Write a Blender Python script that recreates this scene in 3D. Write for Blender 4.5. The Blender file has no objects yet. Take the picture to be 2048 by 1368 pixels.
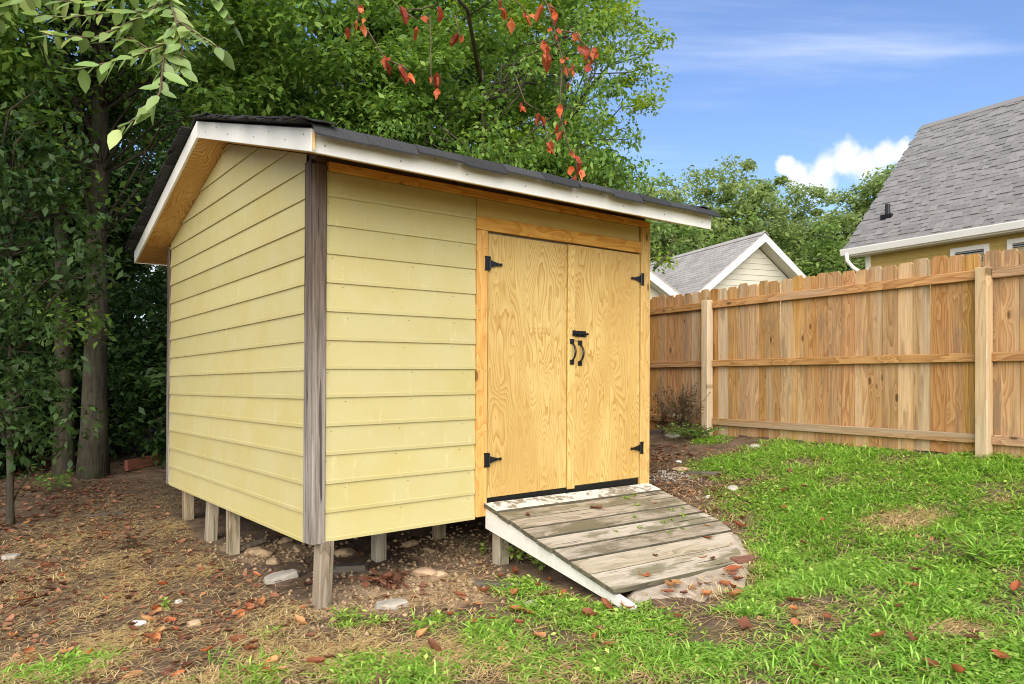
import bpy, math, random
import numpy as np
from mathutils import Vector, Matrix
random.seed(7); rng = np.random.default_rng(7)
R = math.radians
scene = bpy.context.scene; col = scene.collection

# ------------------------------------------------------------------ camera
F_PX, HOR, CAMZ = 1458.0, 757.0, 1.45          # focal length and horizon row in the 2048x1368 photograph
cam_d = bpy.data.cameras.new('camera'); cam = bpy.data.objects.new('camera', cam_d); col.objects.link(cam)
cam.location = (0, 0, CAMZ); cam.rotation_euler = (R(90), 0, 0)
cam_d.sensor_width = 36; cam_d.lens = 36*F_PX/2048; cam_d.shift_y = (HOR-684)/2048
cam_d.clip_start = .05; cam_d.clip_end = 2000
scene.camera = cam
def at(px, py, D):                              # photograph pixel at forward distance D
    return Vector(((px-1024)/F_PX*D, D, CAMZ+(HOR-py)/F_PX*D))

# ------------------------------------------------------------------ sky, sun, exposure
SUN_EL, SUN_AZ = 38, 182                        # azimuth clockwise from +Y
w = bpy.data.worlds.new('World'); scene.world = w; w.use_nodes = True
nt = w.node_tree; nt.nodes.clear()
def wn(t, **k):
    n = nt.nodes.new(t)
    for a, b in k.items(): setattr(n, a, b)
    return n
def wl(a, b): nt.links.new(a, b)
def wmath(op, a, b=None, c=None, clamp=False):
    n = wn('ShaderNodeMath', operation=op, use_clamp=clamp)
    for i, v in enumerate((a, b, c)):
        if v is None: continue
        if isinstance(v, (int, float)): n.inputs[i].default_value = v
        else: wl(v, n.inputs[i])
    return n.outputs[0]
sky = wn('ShaderNodeTexSky', sky_type='NISHITA', sun_disc=False)
sky.sun_elevation = R(SUN_EL); sky.sun_rotation = R(SUN_AZ); sky.air_density = 1.0; sky.dust_density = .6; sky.ozone_density = 2.0
hs = wn('ShaderNodeHueSaturation'); hs.inputs['Hue'].default_value = .511; hs.inputs['Saturation'].default_value = 1.2; hs.inputs['Value'].default_value = 1.0
wl(sky.outputs[0], hs.inputs['Color'])
tc = wn('ShaderNodeTexCoord'); sp = wn('ShaderNodeSeparateXYZ'); wl(tc.outputs['Generated'], sp.inputs[0])
zc = wmath('MAXIMUM', sp.outputs[2], .03)
cx = wmath('DIVIDE', sp.outputs[0], wmath('ADD', zc, .12)); cy = wmath('DIVIDE', sp.outputs[1], wmath('ADD', zc, .12))
cv = wn('ShaderNodeCombineXYZ'); wl(wmath('MULTIPLY', cx, .55), cv.inputs[0]); wl(wmath('MULTIPLY', cy, 1.5), cv.inputs[1])
n1 = wn('ShaderNodeTexNoise'); n1.inputs['Scale'].default_value = 1.1; n1.inputs['Detail'].default_value = 7; n1.inputs['Roughness'].default_value = .58
n1.inputs['Distortion'].default_value = .5
wl(cv.outputs[0], n1.inputs['Vector'])
cir = wn('ShaderNodeMapRange', interpolation_type='SMOOTHSTEP'); cir.inputs[1].default_value = .46; cir.inputs[2].default_value = .80
cir.inputs[3].default_value = 0.05; cir.inputs[4].default_value = .62
wl(n1.outputs[0], cir.inputs[0])
# low cumulus: puffs along the horizon all round
n2 = wn('ShaderNodeTexNoise'); n2.inputs['Scale'].default_value = 26.0; n2.inputs['Detail'].default_value = 8; n2.inputs['Roughness'].default_value = .60
wl(tc.outputs['Generated'], n2.inputs['Vector'])
def puff(px, py, rad):
    d = Vector(((px-1024)/F_PX, 1, (HOR-py)/F_PX)).normalized()
    v = wn('ShaderNodeVectorMath', operation='DISTANCE'); wl(tc.outputs['Generated'], v.inputs[0]); v.inputs[1].default_value = d
    return wmath('SUBTRACT', 1, wmath('DIVIDE', v.outputs['Value'], rad), clamp=True)
pf = None
for a in ((1650, 340, .034), (1690, 322, .034), (1765, 312, .028), (1805, 308, .022), (1568, 331, .017), (1640, 358, .04), (1730, 330, .032), (1600, 354, .024),
          (300, 470, .10), (420, 480, .08), (2300, 420, .10), (2420, 400, .08), (2800, 460, .12)):
    p = puff(*a); pf = p if pf is None else wmath('MAXIMUM', pf, p)
cum = wn('ShaderNodeMapRange', interpolation_type='SMOOTHSTEP'); cum.inputs[1].default_value = .30; cum.inputs[2].default_value = 1.15
cum.inputs[4].default_value = .88
wl(wmath('MULTIPLY', wmath('ADD', wmath('MULTIPLY', pf, 1.5), wmath('MULTIPLY', wmath('SUBTRACT', n2.outputs[0], .5), 2.4)), wmath('GREATER_THAN', pf, .005)), cum.inputs[0])
mx1 = wn('ShaderNodeMix', data_type='RGBA'); wl(cir.outputs[0], mx1.inputs[0]); wl(hs.outputs[0], mx1.inputs[6]); mx1.inputs[7].default_value = (6.0, 6.3, 6.9, 1)
mx2 = wn('ShaderNodeMix', data_type='RGBA'); wl(cum.outputs[0], mx2.inputs[0]); wl(mx1.outputs[2], mx2.inputs[6]); mx2.inputs[7].default_value = (5.6, 5.7, 5.9, 1)
bg = wn('ShaderNodeBackground'); bg.inputs[1].default_value = .098; wl(mx2.outputs[2], bg.inputs[0])
wo = wn('ShaderNodeOutputWorld'); wl(bg.outputs[0], wo.inputs[0])

sun_d = bpy.data.lights.new('sun', 'SUN'); sun_d.energy = 3.3; sun_d.angle = R(80); sun_d.color = (1, .90, .73)
sun = bpy.data.objects.new('sun', sun_d); col.objects.link(sun)
az = R(SUN_AZ); el = R(SUN_EL)
sd = Vector((math.sin(az)*math.cos(el), math.cos(az)*math.cos(el), math.sin(el)))
sun.rotation_euler = (-sd).to_track_quat('-Z', 'Y').to_euler(); sun.location = sd*60
vs = scene.view_settings; vs.view_transform = 'Standard'; vs.look = 'None'; vs.exposure = 1.08; vs.gamma = 1
scene.display_settings.display_device = 'sRGB'
scene.cycles.max_bounces = 5; scene.cycles.diffuse_bounces = 3; scene.cycles.glossy_bounces = 2; scene.cycles.transmission_bounces = 3
scene.cycles.use_denoising = True; scene.cycles.denoiser = 'OPENIMAGEDENOISE'; scene.cycles.denoising_input_passes = 'RGB_ALBEDO_NORMAL'; scene.cycles.denoising_prefilter = 'ACCURATE'; scene.cycles.filter_width = 1.05; scene.cycles.caustics_reflective = False; scene.cycles.caustics_refractive = False

# ------------------------------------------------------------------ helpers
def mk(name, verts, faces, mat=None, parent=None, smooth=False, kind=None):
    me = bpy.data.meshes.new(name)
    if isinstance(faces, np.ndarray):
        v = np.asarray(verts, np.float32); k = faces.shape[1]; nf = len(faces)
        me.vertices.add(len(v)); me.vertices.foreach_set('co', v.ravel())
        me.loops.add(nf*k); me.loops.foreach_set('vertex_index', faces.astype(np.int32).ravel())
        me.polygons.add(nf); me.polygons.foreach_set('loop_start', np.arange(0, nf*k, k, dtype=np.int32))
        me.update(calc_edges=True)
    else:
        me.from_pydata([tuple(p) for p in verts], [], faces); me.update()
    if smooth: me.polygons.foreach_set('use_smooth', np.ones(len(me.polygons), bool))
    if mat: me.materials.append(mat)
    return place(name, me, parent, kind)
def place(name, me, parent=None, kind=None, loc=None, rot=None, mw=None):
    o = bpy.data.objects.new(name, me); col.objects.link(o)
    if parent: o.parent = parent
    if mw is not None: o.matrix_basis = mw
    if loc is not None: o.location = loc
    if rot is not None: o.rotation_euler = rot
    if kind: o['kind'] = kind
    return o
def thing(name, label, cat, loc=(0, 0, 0), rz=0, group=None):
    o = bpy.data.objects.new(name, None); col.objects.link(o); o.empty_display_size = .1
    o.location = loc; o.rotation_euler = (0, 0, rz); tag(o, label, cat, group); return o
def tag(o, label, cat, group=None):
    o['label'] = label; o['category'] = cat
    if group: o['group'] = group
    return o
def bev(o, wd=.003, seg=1):
    m = o.modifiers.new('bevel', 'BEVEL'); m.width = wd; m.segments = seg; m.limit_method = 'ANGLE'; m.angle_limit = R(40); return o
class MB:
    def __init__(s): s.v = []; s.f = []
    def poly(s, pts, faces):
        b = len(s.v); s.v += [tuple(p) for p in pts]; s.f += [tuple(b+i for i in f) for f in faces]; return s
    def hexa(s, p):           # 8 points: bottom ring 0-3, top ring 4-7
        return s.poly(p, [(3, 2, 1, 0), (4, 5, 6, 7), (0, 1, 5, 4), (1, 2, 6, 5), (2, 3, 7, 6), (3, 0, 4, 7)])
    def box(s, x0, x1, y0, y1, z0, z1, fn=lambda *a: a):
        return s.hexa([fn(*p) for p in ((x0, y0, z0), (x1, y0, z0), (x1, y1, z0), (x0, y1, z0), (x0, y0, z1), (x1, y0, z1), (x1, y1, z1), (x0, y1, z1))])
    def prism(s, prof, ends, fn):   # profile points p -> fn(p, e) for each of two ends
        n = len(prof); pts = [fn(p, e) for e in ends for p in prof]
        fs = [tuple(range(n))[::-1], tuple(range(n, 2*n))] + [(i, (i+1) % n, n+(i+1) % n, n+i) for i in range(n)]
        return s.poly(pts, fs)
    def tube(s, pts, rad, sides=6, cap=True):
        pts = [Vector(p) for p in pts]; n = len(pts); b = len(s.v)
        for i, p in enumerate(pts):
            d = (pts[min(i+1, n-1)]-pts[max(i-1, 0)])
            d = d.normalized() if d.length > 1e-9 else Vector((0, 0, 1))
            a = d.cross(Vector((.31, .95, .07))).normalized(); c = d.cross(a)
            r = rad[i] if hasattr(rad, '__len__') else rad
            for k in range(sides):
                t = 2*math.pi*k/sides; s.v.append(tuple(p+(a*math.cos(t)+c*math.sin(t))*r))
        for i in range(n-1):
            for k in range(sides):
                k2 = (k+1) % sides; s.f.append((b+i*sides+k, b+i*sides+k2, b+(i+1)*sides+k2, b+(i+1)*sides+k))
        if cap: s.f.append(tuple(b+k for k in range(sides))[::-1]); s.f.append(tuple(b+(n-1)*sides+k for k in range(sides)))
        return s
    def build(s, name, mat, parent=None, smooth=False, kind=None): return mk(name, s.v, s.f, mat, parent, smooth, kind)
_grids = {}
def vnoise(x, y, freq, seed):
    if seed not in _grids: _grids[seed] = np.random.default_rng(seed+99).random((256, 256))
    g = _grids[seed]; x = np.asarray(x, float)*freq+1000; y = np.asarray(y, float)*freq+1000
    xi = np.floor(x).astype(int); yi = np.floor(y).astype(int); fx = x-xi; fy = y-yi
    fx = fx*fx*(3-2*fx); fy = fy*fy*(3-2*fy)
    a = g[xi % 256, yi % 256]; b = g[(xi+1) % 256, yi % 256]; c = g[xi % 256, (yi+1) % 256]; d = g[(xi+1) % 256, (yi+1) % 256]
    return (a*(1-fx)+b*fx)*(1-fy)+(c*(1-fx)+d*fx)*fy
def fbm(x, y, freq, seed, octv=4):
    t = 0; amp = .5
    for i in range(octv): t = t+amp*vnoise(x, y, freq*2**i, seed+i); amp *= .5
    return t

# ------------------------------------------------------------------ materials
class G:
    def __init__(s, name):
        s.m = bpy.data.materials.new(name); s.m.use_nodes = True; s.nt = s.m.node_tree; s.nt.nodes.clear()
        s.out = s.nt.nodes.new('ShaderNodeOutputMaterial')
    def n(s, t, **k):
        n = s.nt.nodes.new(t)
        for a, b in k.items(): setattr(n, a, b)
        return n
    def put(s, sock, v):
        if isinstance(v, bpy.types.NodeSocket): s.nt.links.new(v, sock)
        elif hasattr(v, '__len__') and len(v) == 3 and sock.type == 'RGBA': sock.default_value = (*v, 1)
        else: sock.default_value = v
    def obj(s): return s.n('ShaderNodeTexCoord').outputs['Object']
    def rnd(s): return s.n('ShaderNodeObjectInfo').outputs['Random']
    def isl(s): return s.n('ShaderNodeNewGeometry').outputs['Random Per Island']
    def vm(s, op, a, b):
        n = s.n('ShaderNodeVectorMath', operation=op); s.put(n.inputs[0], a); s.put(n.inputs[1], b); return n.outputs[0]
    def sep(s, v): n = s.n('ShaderNodeSeparateXYZ'); s.put(n.inputs[0], v); return n.outputs
    def comb(s, x, y, z):
        n = s.n('ShaderNodeCombineXYZ')
        for i, v in enumerate((x, y, z)): s.put(n.inputs[i], v)
        return n.outputs[0]
    def shift(s, v, r, amt=(37., 53., 29.)):
        return s.vm('ADD', v, s.comb(s.math('MULTIPLY', r, amt[0]), s.math('MULTIPLY', r, amt[1]), s.math('MULTIPLY', r, amt[2])))
    def noise(s, v, scale=1., detail=3., rough=.55, dist=0.):
        n = s.n('ShaderNodeTexNoise'); s.put(n.inputs['Vector'], v)
        for k, x in (('Scale', scale), ('Detail', detail), ('Roughness', rough), ('Distortion', dist)): n.inputs[k].default_value = x
        return n.outputs[0]
    def voro(s, v, scale=1., feat='F1'):
        n = s.n('ShaderNodeTexVoronoi', feature=feat); s.put(n.inputs['Vector'], v); n.inputs['Scale'].default_value = scale; return n.outputs[0]
    def math(s, op, a, b=None, c=None, clamp=False):
        n = s.n('ShaderNodeMath', operation=op, use_clamp=clamp)
        for i, v in enumerate((a, b, c)):
            if v is not None: s.put(n.inputs[i], v)
        return n.outputs[0]
    def rng(s, v, a, b, c=0., d=1., smooth=True):
        n = s.n('ShaderNodeMapRange', interpolation_type='SMOOTHSTEP' if smooth else 'LINEAR')
        s.put(n.inputs[0], v)
        for i, x in enumerate((a, b, c, d)): s.put(n.inputs[i+1], x)
        return n.outputs[0]
    def ramp(s, f, stops):
        n = s.n('ShaderNodeValToRGB'); s.put(n.inputs[0], f); e = n.color_ramp.elements
        while len(e) < len(stops): e.new(.5)
        for i, (p, c) in enumerate(stops): e[i].position = p; e[i].color = (*c, 1)
        return n.outputs[0]
    def mix(s, f, a, b, mode='MIX'):
        n = s.n('ShaderNodeMix', data_type='RGBA', blend_type=mode); s.put(n.inputs[0], f); s.put(n.inputs[6], a); s.put(n.inputs[7], b); return n.outputs[2]
    def hsv(s, c, h=.5, sa=1., v=1.):
        n = s.n('ShaderNodeHueSaturation'); s.put(n.inputs['Color'], c); s.put(n.inputs['Hue'], h); s.put(n.inputs['Saturation'], sa); s.put(n.inputs['Value'], v); return n.outputs[0]
    def bump(s, h, strength=.3, dist=.01):
        n = s.n('ShaderNodeBump'); s.put(n.inputs['Height'], h); n.inputs['Strength'].default_value = strength; n.inputs['Distance'].default_value = dist; return n.outputs[0]
    def pbr(s, c, rough=.7, nrm=None, spec=.4, metal=0.):
        b = s.n('ShaderNodeBsdfPrincipled'); s.put(b.inputs['Base Color'], c); s.put(b.inputs['Roughness'], rough)
        b.inputs['Specular IOR Level'].default_value = spec; b.inputs['Metallic'].default_value = metal
        if nrm is not None: s.put(b.inputs['Normal'], nrm)
        s.nt.links.new(b.outputs[0], s.out.inputs[0]); return s.m
    def leaf(s, c, trans=.35, rough=.5, spec=.3):
        b = s.n('ShaderNodeBsdfPrincipled'); s.put(b.inputs['Base Color'], c); b.inputs['Roughness'].default_value = rough; b.inputs['Specular IOR Level'].default_value = spec
        t = s.n('ShaderNodeBsdfTranslucent'); s.put(t.inputs[0], s.hsv(c, .49, 1.1, 1.25))
        m = s.n('ShaderNodeMixShader'); m.inputs[0].default_value = trans
        s.nt.links.new(b.outputs[0], m.inputs[1]); s.nt.links.new(t.outputs[0], m.inputs[2]); s.nt.links.new(m.outputs[0], s.out.inputs[0]); return s.m

def m_plain(name, c, rough=.6, spec=.4, metal=0., var=.12, sc=8., bump=.15):
    g = G(name); p = g.obj(); n = g.noise(p, sc, 5, .6)
    cc = g.mix(g.rng(n, .3, .7), tuple(x*(1-var) for x in c), tuple(min(1, x*(1+var)) for x in c))
    return g.pbr(cc, rough, g.bump(g.noise(p, sc*12, 4, .6), bump, .002), spec, metal)
def m_siding(name, c, stain, seed=0.):
    g = G(name); r = g.rnd(); p = g.shift(g.obj(), r)
    cc = g.mix(g.rng(g.noise(p, 2.2, 5, .6, .4), .35, .72), c, stain)
    cc = g.mix(g.math('MULTIPLY', g.rng(g.noise(g.vm('MULTIPLY', p, (7, 7, 1.6)), 3.0, 3, .6), .60, .74), .5), cc, tuple(min(1, x*1.08+.07) for x in c))
    cc = g.hsv(cc, .5, 1., g.rng(r, 0, 1, .95, 1.04, False))
    fine = g.noise(g.vm('MULTIPLY', p, (26, 26, 150)), 1.0, 3, .6)
    cc = g.mix(g.rng(fine, .35, .65, .0, .12), cc, tuple(x*.72 for x in c))
    return g.pbr(cc, .62, g.bump(fine, .25, .0015), .3)
def m_ply(name, light, dark, S=(1., 1., .23), mult=32.):
    g = G(name); r = g.rnd(); p0 = g.obj(); p = g.shift(p0, r)
    x, y, z = g.sep(p)
    fld = g.noise(g.vm('MULTIPLY', p, tuple(4.2*k for k in S)), 1.0, 2.0, .42, .35)
    fld2 = g.noise(g.vm('MULTIPLY', p, tuple(11*k for k in S)), 1.0, 2.0, .5, .2)
    h = g.math('ADD', g.math('MULTIPLY', fld, mult), g.math('MULTIPLY', fld2, 2.6))
    h = g.math('ADD', h, g.math('MULTIPLY', g.math('ADD', x, y), 9.))
    band = g.math('FRACT', h)
    line = g.math('POWER', band, 2.2)
    fine = g.noise(g.vm('MULTIPLY', p, tuple(120*k if k == 1 else 5 for k in S)), 1., 3, .6)
    patch = g.rng(g.noise(g.vm('MULTIPLY', p, tuple(2.2*k+.2 for k in S)), 1., 3, .5), .36, .66)
    lt = g.mix(patch, light, tuple(a*.55+b*.45 for a, b in zip(light, dark)))
    cc = g.mix(g.math('MULTIPLY', line, g.rng(g.noise(p, 2.6, 2, .5), .3, .6, .45, 1.)), lt, dark)
    cc = g.mix(g.rng(fine, .4, .75, 0, .25), cc, tuple(d*.8 for d in dark))
    cc = g.hsv(cc, .5, 1, g.rng(r, 0, 1, .95, 1.05, False))
    return g.pbr(cc, .55, g.bump(g.math('ADD', g.math('MULTIPLY', line, .4), fine), .18, .0015), .35)
def m_board(name, light, dark, axis='z', knots=True, grey=None, greyf=.0, ring=9., stretch=.16, spread=.25, moldc=None, moldf=0., crack=0., wid=6.):
    """sawn lumber; axis is the direction of the grain in object space"""
    g = G(name); r = g.rnd(); p = g.shift(g.obj(), r)
    sc = {'x': (stretch*wid, wid, wid), 'y': (wid, stretch*wid, wid), 'z': (wid, wid, stretch*wid)}[axis]
    q = g.vm('MULTIPLY', p, sc)
    fld = g.noise(q, 1., 2., .45, .25)
    h = g.math('MULTIPLY', fld, ring)
    kn = None
    if knots:
        k = {'x': (1.6, .02, 4.0), 'y': (3.2, 1.8, 3.2), 'z': (4.0, .02, 1.5)}[axis]
        vd = g.voro(g.vm('MULTIPLY', p, k), 1.6)
        h = g.math('ADD', h, g.math('MULTIPLY', g.math('POWER', 2.718, g.math('MULTIPLY', vd, -7.)), 4.5))
        kn = g.math('MULTIPLY', g.rng(vd, .06, .13, 1., 0.), g.rng(g.noise(p, 1.9, 1), .46, .50))
    band = g.math('POWER', g.math('FRACT', h), 1.8)
    f3 = {'x': (3., 90, 90), 'y': (90, 3., 90), 'z': (90, 90, 3.)}[axis]
    fine = g.noise(g.vm('MULTIPLY', p, f3), 1., 3., .65)
    cc = g.mix(g.math('MULTIPLY', band, .9), light, dark)
    cc = g.mix(g.rng(fine, .38, .75, 0, .45), cc, tuple(d*.75 for d in dark))
    if grey is not None:
        gf = g.rng(g.math('ADD', g.noise(g.vm('MULTIPLY', q, (.5, .5, .5)), 1., 3., .6), g.math('MULTIPLY', g.math('SUBTRACT', r, .5), spread)), .62-greyf*.5, .85-greyf*.5)
        cc = g.mix(gf, cc, g.mix(g.rng(fine, .3, .7), grey, tuple(x*.72 for x in grey)))
    if moldc is not None:
        mf = g.rng(g.noise(g.vm('MULTIPLY', p, (1.8, 6., 6.) if axis == 'x' else (9, 9, 1.3)), 1., 6., .68), .62-moldf*.35, .72-moldf*.25)
        cc = g.mix(g.math('MULTIPLY', mf, .8), cc, moldc)
    if kn is not None: cc = g.mix(g.math('MULTIPLY', kn, .85), cc, tuple(d*.28 for d in dark))
    cc = g.hsv(cc, g.rng(r, 0, 1, .492, .508, False), g.rng(g.math('FRACT', g.math('MULTIPLY', r, 17.3)), 0, 1, .88, 1.12, False), g.rng(g.math('FRACT', g.math('MULTIPLY', r, 7.7)), 0, 1, .84, 1.12, False))
    hb = g.math('ADD', g.math('MULTIPLY', fine, 1.), g.math('MULTIPLY', band, .4))
    if crack > 0:
        ck = g.rng(g.noise(g.vm('MULTIPLY', p, tuple(a*.55 for a in f3)), 1., 2., .5), .30, .36, 1., 0.)
        cc = g.mix(g.math('MULTIPLY', ck, crack), cc, tuple(d*.2 for d in dark)); hb = g.math('SUBTRACT', hb, ck)
    return g.pbr(cc, .78, g.bump(hb, .35, .003), .2)
def m_leaf(name, c1, c2, c3=None, trans=.35, hue=.012, rough=.5, spec=.3, useobj=False):
    g = G(name); r = g.rnd() if useobj else g.isl()
    st = [(0., c1), (1., c2)] if c3 is None else [(0., c1), (.6, c2), (1., c3)]
    cc = g.ramp(r, st)
    cc = g.hsv(cc, .5, 1., g.rng(g.math('FRACT', g.math('MULTIPLY', r, 31.7)), 0, 1, .75, 1.25, False))
    return g.leaf(cc, trans, rough, spec)
def m_shingle(name, c, var=.35, useobj=False, streak=None):
    g = G(name); r = g.rnd() if useobj else g.isl(); p = g.obj()
    gr = g.noise(p, 160., 3, .7); cc = g.mix(g.rng(gr, .35, .65), tuple(x*.72 for x in c), tuple(min(1, x*1.3) for x in c))
    cc = g.hsv(cc, .5, 1, g.rng(r, 0, 1, 1-var, 1+var, False))
    if streak: cc = g.mix(g.rng(g.noise(g.vm('MULTIPLY', p, streak), 1., 4., .6), .48, .7, 0, .4), cc, tuple(x*.45 for x in c))
    return g.pbr(cc, .9, g.bump(gr, .5, .004), .15)
def m_bark(name, c):
    g = G(name); p = g.obj(); f = g.noise(g.vm('MULTIPLY', p, (22, 22, 4.)), 1., 5, .65, .6); b = g.noise(p, 3.5, 4, .6)
    cc = g.mix(g.rng(f, .3, .7), tuple(x*.45 for x in c), c); cc = g.mix(g.rng(b, .45, .7, 0, .5), cc, (.10, .12, .07))
    return g.pbr(cc, .9, g.bump(f, .8, .03), .15)
def m_soil():
    g = G('soil'); p = g.obj(); at_ = g.n('ShaderNodeAttribute', attribute_name='sand').outputs['Fac']
    gr = g.n('ShaderNodeAttribute', attribute_name='green').outputs['Fac']
    n = g.noise(p, 5., 7, .68); f = g.noise(p, 42., 5, .7); v = g.voro(p, 60.)
    dark = g.mix(g.rng(n, .3, .7), (.075, .052, .036), (.185, .13, .088))
    dark = g.mix(g.rng(f, .5, .72), dark, (.17, .115, .07))
    sand = g.mix(g.rng(n, .3, .7), (.27, .19, .115), (.44, .325, .20)); sand = g.mix(g.rng(f, .5, .7, 0, .6), sand, (.19, .135, .085))
    cc = g.mix(g.rng(g.math('ADD', at_, g.math('MULTIPLY', g.math('SUBTRACT', n, .5), .7)), .3, .65), dark, sand)
    cc = g.mix(g.math('MULTIPLY', g.rng(g.math('ADD', gr, g.math('MULTIPLY', g.math('SUBTRACT', n, .5), .6)), .3, .8), .7), cc, (.11, .11, .045))
    return g.pbr(cc, .95, g.bump(g.math('ADD', f, g.math('MULTIPLY', v, -.5)), .7, .012), .15)

M = {}
M['soil'] = m_soil()
M['siding'] = m_siding('cream_yellow_siding', (.505, .448, .222), (.485, .415, .168))
M['siding_flat'] = m_siding('yellow_panel', (.50, .40, .155), (.47, .36, .125))
M['ply'] = m_ply('new_plywood', (.64, .468, .178), (.41, .215, .045))
M['soffit'] = m_ply('soffit_plywood', (.70, .44, .165), (.36, .15, .03), (1., .2, 1.), 20.)
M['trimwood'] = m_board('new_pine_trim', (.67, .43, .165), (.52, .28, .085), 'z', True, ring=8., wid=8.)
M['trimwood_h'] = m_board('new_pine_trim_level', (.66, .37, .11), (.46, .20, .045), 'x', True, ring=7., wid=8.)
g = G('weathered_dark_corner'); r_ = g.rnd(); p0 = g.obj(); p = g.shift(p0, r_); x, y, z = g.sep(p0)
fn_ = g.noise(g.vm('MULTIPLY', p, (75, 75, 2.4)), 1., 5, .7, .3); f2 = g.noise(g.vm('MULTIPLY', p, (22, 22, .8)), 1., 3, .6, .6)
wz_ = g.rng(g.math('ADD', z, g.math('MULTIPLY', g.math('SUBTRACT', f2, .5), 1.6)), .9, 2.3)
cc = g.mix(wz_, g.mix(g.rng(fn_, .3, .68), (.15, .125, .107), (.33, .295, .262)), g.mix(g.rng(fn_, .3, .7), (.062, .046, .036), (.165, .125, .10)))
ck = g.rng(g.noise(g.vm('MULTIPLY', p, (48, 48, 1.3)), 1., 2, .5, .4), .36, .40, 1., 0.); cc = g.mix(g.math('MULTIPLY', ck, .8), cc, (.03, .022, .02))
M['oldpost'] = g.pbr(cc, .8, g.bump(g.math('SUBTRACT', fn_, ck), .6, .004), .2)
M['stilt'] = m_board('grey_support_post', (.36, .295, .205), (.20, .155, .10), 'z', False, (.42, .37, .29), .35, ring=6., moldc=(.10, .09, .055), moldf=.25, crack=.6)
M['white'] = m_plain('white_paint', (.84, .83, .785), .5, .4, 0, .05, 3., .06)
M['oldwhite'] = None
g = G('peeling_white_paint'); p = g.obj(); n = g.noise(p, 4., 7, .7); f = g.noise(g.vm('MULTIPLY', p, (4, 22, 22)), 1., 5, .7)
cc = g.mix(g.rng(n, .40, .75), (.68, .67, .64), (.50, .49, .44)); pe = g.rng(g.noise(p, 14., 6, .7), .64, .68); cc = g.mix(pe, cc, (.24, .20, .14))
cc = g.mix(g.rng(f, .55, .75, 0, .4), cc, (.33, .31, .25)); M['oldwhite'] = g.pbr(cc, .7, g.bump(g.math('SUBTRACT', f, pe), .3, .003), .3)
g = G('flaking_white_plank'); p = g.obj(); x, y, z = g.sep(p)
fl = g.rng(g.math('ADD', g.noise(p, 11., 6, .72, .3), g.math('MULTIPLY', g.noise(g.vm('MULTIPLY', p, (2.5, 2.5, 2.5)), 1., 2, .5), .5)), .75, .80)
fi = g.noise(g.vm('MULTIPLY', p, (3, 70, 70)), 1., 4, .7)
cc = g.mix(fl, (.62, .60, .54), g.mix(g.rng(fi, .3, .7), (.17, .14, .10), (.33, .29, .22))); M['flake'] = g.pbr(cc, .75, g.bump(g.math('ADD', fi, g.math('MULTIPLY', fl, -2)), .4, .003), .25)
M['plank'] = m_board('weathered_ramp_plank', (.40, .34, .25), (.21, .168, .115), 'x', False, (.48, .425, .345), .32, ring=7., moldc=(.13, .112, .055), moldf=.44, crack=.9, wid=9.)
M['plank_edge'] = m_board('mouldy_shaded_plank_edge', (.13, .115, .075), (.06, .052, .034), 'x', False)  # mould plus the shade between planks, both put into the edge colour
M['rim'] = m_board('dark_under_joist', (.20, .16, .11), (.11, .08, .05), 'x', False)
M['shingle'] = m_shingle('black_shingle', (.040, .041, .043), .3, True)
M['black'] = m_plain('black_iron', (.012, .012, .012), .42, .5, .3, .2, 40., .2)
M['fence'] = m_board('fence_picket_pine', (.50, .30, .135), (.30, .145, .05), 'z', True, (.56, .40, .25), .22, ring=11., spread=.3, wid=8., stretch=.06, moldc=(.25, .165, .095), moldf=.26)
M['rail'] = m_board('fence_rail_pine', (.50, .31, .155), (.28, .14, .06), 'x', True, (.48, .36, .25), .24, ring=9., spread=.4, wid=9., stretch=.07)
M['fpost'] = m_board('fence_post_pine', (.60, .41, .22), (.45, .265, .115), 'z', True, (.60, .48, .36), .22, ring=8., spread=.3, wid=8., stretch=.06)
M['tan'] = m_siding('tan_house_siding', (.46, .34, .11), (.43, .31, .10))
M['pale'] = m_siding('pale_house_siding', (.60, .585, .50), (.56, .545, .46))
M['gutter'] = m_plain('gutter_white', (.78, .78, .75), .4, .5, 0, .03, 2., .02)
M['house_soffit'] = m_plain('house_soffit', (.55, .54, .44), .6, .3, 0, .05, 2., .02)
M['roof_grey'] = m_shingle('grey_roof_shingle', (.195, .19, .188), .15, False)
M['roof_grey_o'] = m_shingle('grey_roof_shingle_near', (.195, .19, .188), .15, True)
M['roof_small'] = m_shingle('grey_brown_roof_shingle', (.35, .335, .32), .14, False, (.5, .9, .5))
g = G('window_glass'); M['glass'] = g.pbr((.03, .035, .04), .06, None, .6)
M['blind'] = m_plain('window_blind', (.30, .30, .29), .6, .3, 0, .05)
g = G('poured_concrete'); p = g.obj(); n = g.noise(p, 6., 7, .7); f = g.noise(p, 70., 4, .7)
cc = g.mix(g.rng(n, .3, .7), (.33, .28, .215), (.46, .40, .33)); cc = g.mix(g.rng(f, .52, .7, 0, .55), cc, (.22, .20, .17)); M['concrete'] = g.pbr(cc, .9, g.bump(g.math('ADD', f, n), .6, .008), .2)
M['rock'] = m_plain('pale_rock', (.36, .33, .285), .85, .2, 0, .25, 9., .6)
M['rock_tan'] = m_plain('tan_rock', (.40, .28, .18), .9, .2, 0, .25, 9., .6)
M['rock_white'] = m_plain('white_rock', (.62, .60, .56), .8, .3, 0, .08, 9., .5)
M['clod'] = m_plain('sandy_clod', (.34, .245, .15), .95, .1, 0, .3, 14., .8)
M['bark'] = m_bark('bark_grey_brown', (.08, .068, .05))
M['twig'] = m_plain('twig_brown', (.10, .075, .05), .85, .15, 0, .3, 20., .3)
M['chip'] = m_leaf('bark_chip', (.13, .065, .038), (.29, .15, .085), (.40, .27, .18), 0., rough=.9, spec=.1)
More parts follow.
